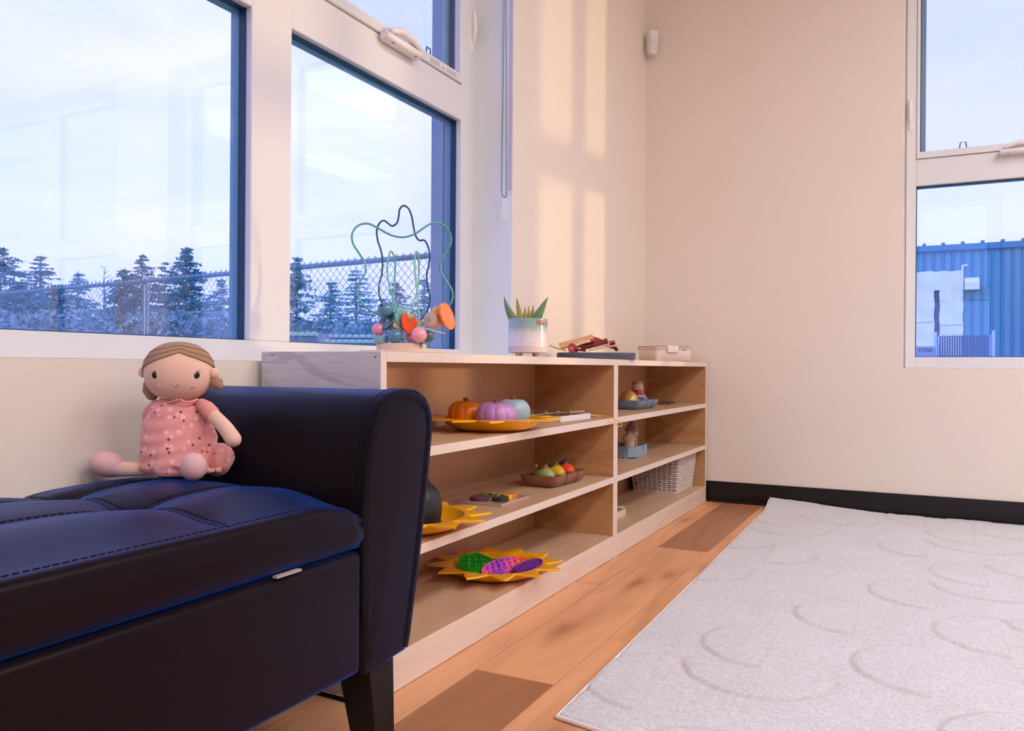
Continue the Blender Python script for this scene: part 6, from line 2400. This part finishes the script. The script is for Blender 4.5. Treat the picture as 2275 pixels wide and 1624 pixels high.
def sheet(name, label, px0, px1, py0, py1, off, cat='tarp'):
    x0, z1 = bq(px0, py0)
    x1, z0 = bq(px1, py1)
    t = thing(name, label, cat, (x0, 28.84 - off, z0), 0, 'white sheets on the building')

    def f(mb):
        nx_, nz_ = 12, 22
        vs, fs = [], []
        w, h = x1 - x0, z1 - z0
        for s in (0, 1):
            for j in range(nz_ + 1):
                for i in range(nx_ + 1):
                    bulge = 0.018 * math.sin(j * 0.9 + i * 0.3) + 0.022 * math.sin(i * 1.3)
                    vs.append((w * i / nx_ + 0.012 * math.sin(j * 1.1), -0.05 * (1 - s) - bulge * (1 - s) , h * j / nz_ + 0.015 * math.sin(i * 0.8) * (j / nz_)))
        m_ = (nx_ + 1) * (nz_ + 1)
        for s in (0, 1):
            for j in range(nz_):
                for i in range(nx_):
                    a = s * m_ + j * (nx_ + 1) + i
                    fs.append((a, a + 1, a + nx_ + 2, a + nx_ + 1))
        for j in range(nz_):
            for i in (0, nx_):
                a = j * (nx_ + 1) + i
                fs.append((a, a + nx_ + 1, a + nx_ + 1 + m_, a + m_))
        for i in range(nx_):
            for j in (0, nz_):
                a = j * (nx_ + 1) + i
                fs.append((a, a + 1, a + 1 + m_, a + m_))
        mb.add(vs, fs)
    part('sheet', mtarp, t, f, 60)
    # seam across
    zs = (z1 - z0) * 0.36
    part('seam', mat('tarp_seam', (0.50, 0.64, 0.85), 0.6), t, lambda mb: mb.tube([(0.02, -0.085, zs), (x1 - x0 - 0.02, -0.085, zs + 0.02)], 0.014, 6))
    return t


sheet('wall_tarp', 'white tarp sheet at the left of the blue building wall', 2005, 2075, 606, 780, 0.03)
sheet('wall_tarp', 'white tarp sheet hanging right of the dark gap on the building', 2088, 2139, 603, 790, 0.0)
x0, z1 = bq(2070, 604)
x1, z0 = bq(2092, 645)
tq = thing('wall_tarp', 'short white tarp piece above the dark gap on the building', 'tarp', (x0, 28.83, z0), 0, 'white sheets on the building')
part('sheet', mtarp, tq, lambda mb: mb.rbox((0, -0.05, 0), (x1 - x0, 0, z1 - z0), 0.01, 1))
x0, z1 = bq(2076, 640)
x1, z0 = bq(2084, 760)
dg = thing('wall_door', 'dark narrow doorway gap between the white tarps', 'doorway', (x0, 28.86, z0))
part('opening', mat('dark_gap', (0.02, 0.10, 0.22), 0.8), dg, lambda mb: mb.rbox((0, -0.02, 0), (x1 - x0 + 0.05, 0, z1 - z0), 0.004, 1))
# pipe
x0, z1 = bq(2138, 591)
x1, z0 = bq(2146, 660)
pip = thing('vent_pipe', 'thin white pipe with elbow beside the right tarp', 'pipe', (x0, 28.72, z0))
mpw = mat('white_pipe', (0.85, 0.92, 0.92), 0.4)
part('riser', mpw, pip, lambda mb: mb.tube([(0, 0, 0), (0, 0, z1 - z0)], 0.032, 10), 60)
part('elbow', mpw, pip, lambda mb: mb.tube([(-0.02, 0, z1 - z0), (0.14, 0, z1 - z0 + 0.01)], 0.03, 10), 60)
# vent hood
x0, z1 = bq(2143, 617)
x1, z0 = bq(2175, 644)
vh = thing('vent_hood', 'white square vent hood on the blue building wall', 'vent', (x0, 28.85, z0))
w, h = x1 - x0, z1 - z0
part('hood', mpw, vh, lambda mb: loft(mb, [([(0, 0), (w, 0), (w, -0.34), (0, -0.34)], 0), ([(0, 0), (w, 0), (w, -0.34), (0, -0.34)], h * 0.55), ([(0, 0), (w, 0), (w, -0.24), (0, -0.24)], h * 0.85), ([(0, 0), (w, 0), (w, -0.1), (0, -0.1)], h)]), 20)
part('flange', mpw, vh, lambda mb: mb.rbox((-0.04, -0.02, 0.02), (0.0, 0.0, h), 0.004, 1))

# ---- outdoor unit and fence panel by the building
ud = at(2055, 780, D=16.5)
un = thing('condenser_unit', 'blue grey outdoor condenser unit with lettering below the left tarp', 'condenser', (ud.x, ud.y, 0), YAW * 0.2)
UW = 0.45
zt = at(2055, 769, D=16.5).z
part('casing', mat('condenser_blue', (0.20, 0.30, 0.52), 0.5), un, lambda mb: mb.rbox((-UW, 0, -0.3), (0.20, 0.8, zt), 0.02, 1))
fcv = bpy.data.curves.new('lettering', 'FONT')
fcv.body = 'YORK'
fcv.size = 0.105
fcv.extrude = 0.002
fcv.offset = 0.002
fcv.materials.append(mat('navy_letters', (0.012, 0.04, 0.12), 0.5))
tmp_ = bpy.data.objects.new('lettering_curve', fcv)
C.objects.link(tmp_)
bpy.context.view_layer.update()
lme = bpy.data.meshes.new_from_object(tmp_.evaluated_get(bpy.context.evaluated_depsgraph_get()))
bpy.data.objects.remove(tmp_)
lt = bpy.data.objects.new('lettering', lme)
C.objects.link(lt)
lt.parent = un
lt.location = (-0.135, -0.004, zt - 0.115)
lt.rotation_euler = (PI / 2, 0, 0)
part('logo', mat('lilac_badge', (0.42, 0.40, 0.80), 0.5), un, lambda mb: mb.prism([(-0.195 + 0.037 * math.cos(a), zt - 0.068 + 0.037 * math.sin(a)) for a in np.linspace(0, 2 * PI, 20)[:-1]], 0, 0.006, Matrix(((1, 0, 0, 0), (0, 0, -1, 0), (0, 1, 0, 0), (0, 0, 0, 1)))), 0)

ga, gb2 = at(2078, 780, D=17.0), at(2207, 780, D=16.2)
ef = thing('enclosure_fence', 'short chain link enclosure with pale posts by the blue building', 'fence', (ga.x, ga.y, 0), math.atan2(gb2.y - ga.y, gb2.x - ga.x))
gl_ = (gb2 - ga).length
zt = at(2140, 742, D=16.6).z
mpp = mat('pale_post', (0.52, 0.68, 0.90), 0.5)
for x, z in ((0.0, at(2078, 737, D=17.0).z), (gl_, at(2207, 734, D=16.2).z)):
    part('post', mpp, ef, lambda mb: mb.tube([(x, 0, -0.3), (x, 0, z)], 0.030, 12), 60)
for x in (0.06, gl_ - 0.055):
    part('tension_bar', mpp, ef, lambda mb: mb.tube([(x, 0, -0.3), (x, 0, zt - 0.02)], 0.010, 8), 60)
for x in (0.0, gl_ - 0.055):
    for z in (zt - 0.10, zt - 0.30):
        part('strap', mpp, ef, lambda mb: mb.rbox((x, -0.035, z), (x + 0.06, -0.028, z + 0.014), 0.001, 1))
n = int((gl_ - 0.14) / 0.047)
mslat = mat('navy_slat', (0.012, 0.07, 0.19), 0.6)
sme = MB().rbox((-0.017, 0.0, -0.3), (0.017, 0.006, zt - 0.03), 0.002, 1).mesh('slat', 0)
sme.materials.append(mslat)
for k in range(n):
    o = bpy.data.objects.new('slat', sme)
    C.objects.link(o)
    o.parent = ef
    o.location = (0.09 + k * 0.047, 0.012, 0)


def emesh(mb):
    k = -0.6
    H_ = 0.5
    while k < gl_ - 0.05:
        for sgn in (1, -1):
            a, b = (k, k + H_) if sgn > 0 else (k + H_, k)
            t0, t1 = 0.0, 1.0
            pts = []
            lo, hi = 0.07, gl_ - 0.06
            for i in range(21):
                t = i / 20
                x = a + (b - a) * t
                if lo <= x <= hi:
                    pts.append((x, 0.006 * sgn, zt - H_ + H_ * t))
            if len(pts) >= 2:
                mb.tube([pts[0], pts[-1]], 0.0028, 4, cap=False)
        k += 0.066


part('wire_mesh', mat('pale_blue_wire', (0.10, 0.30, 0.62), 0.5), ef, emesh, 0, kind='stuff')
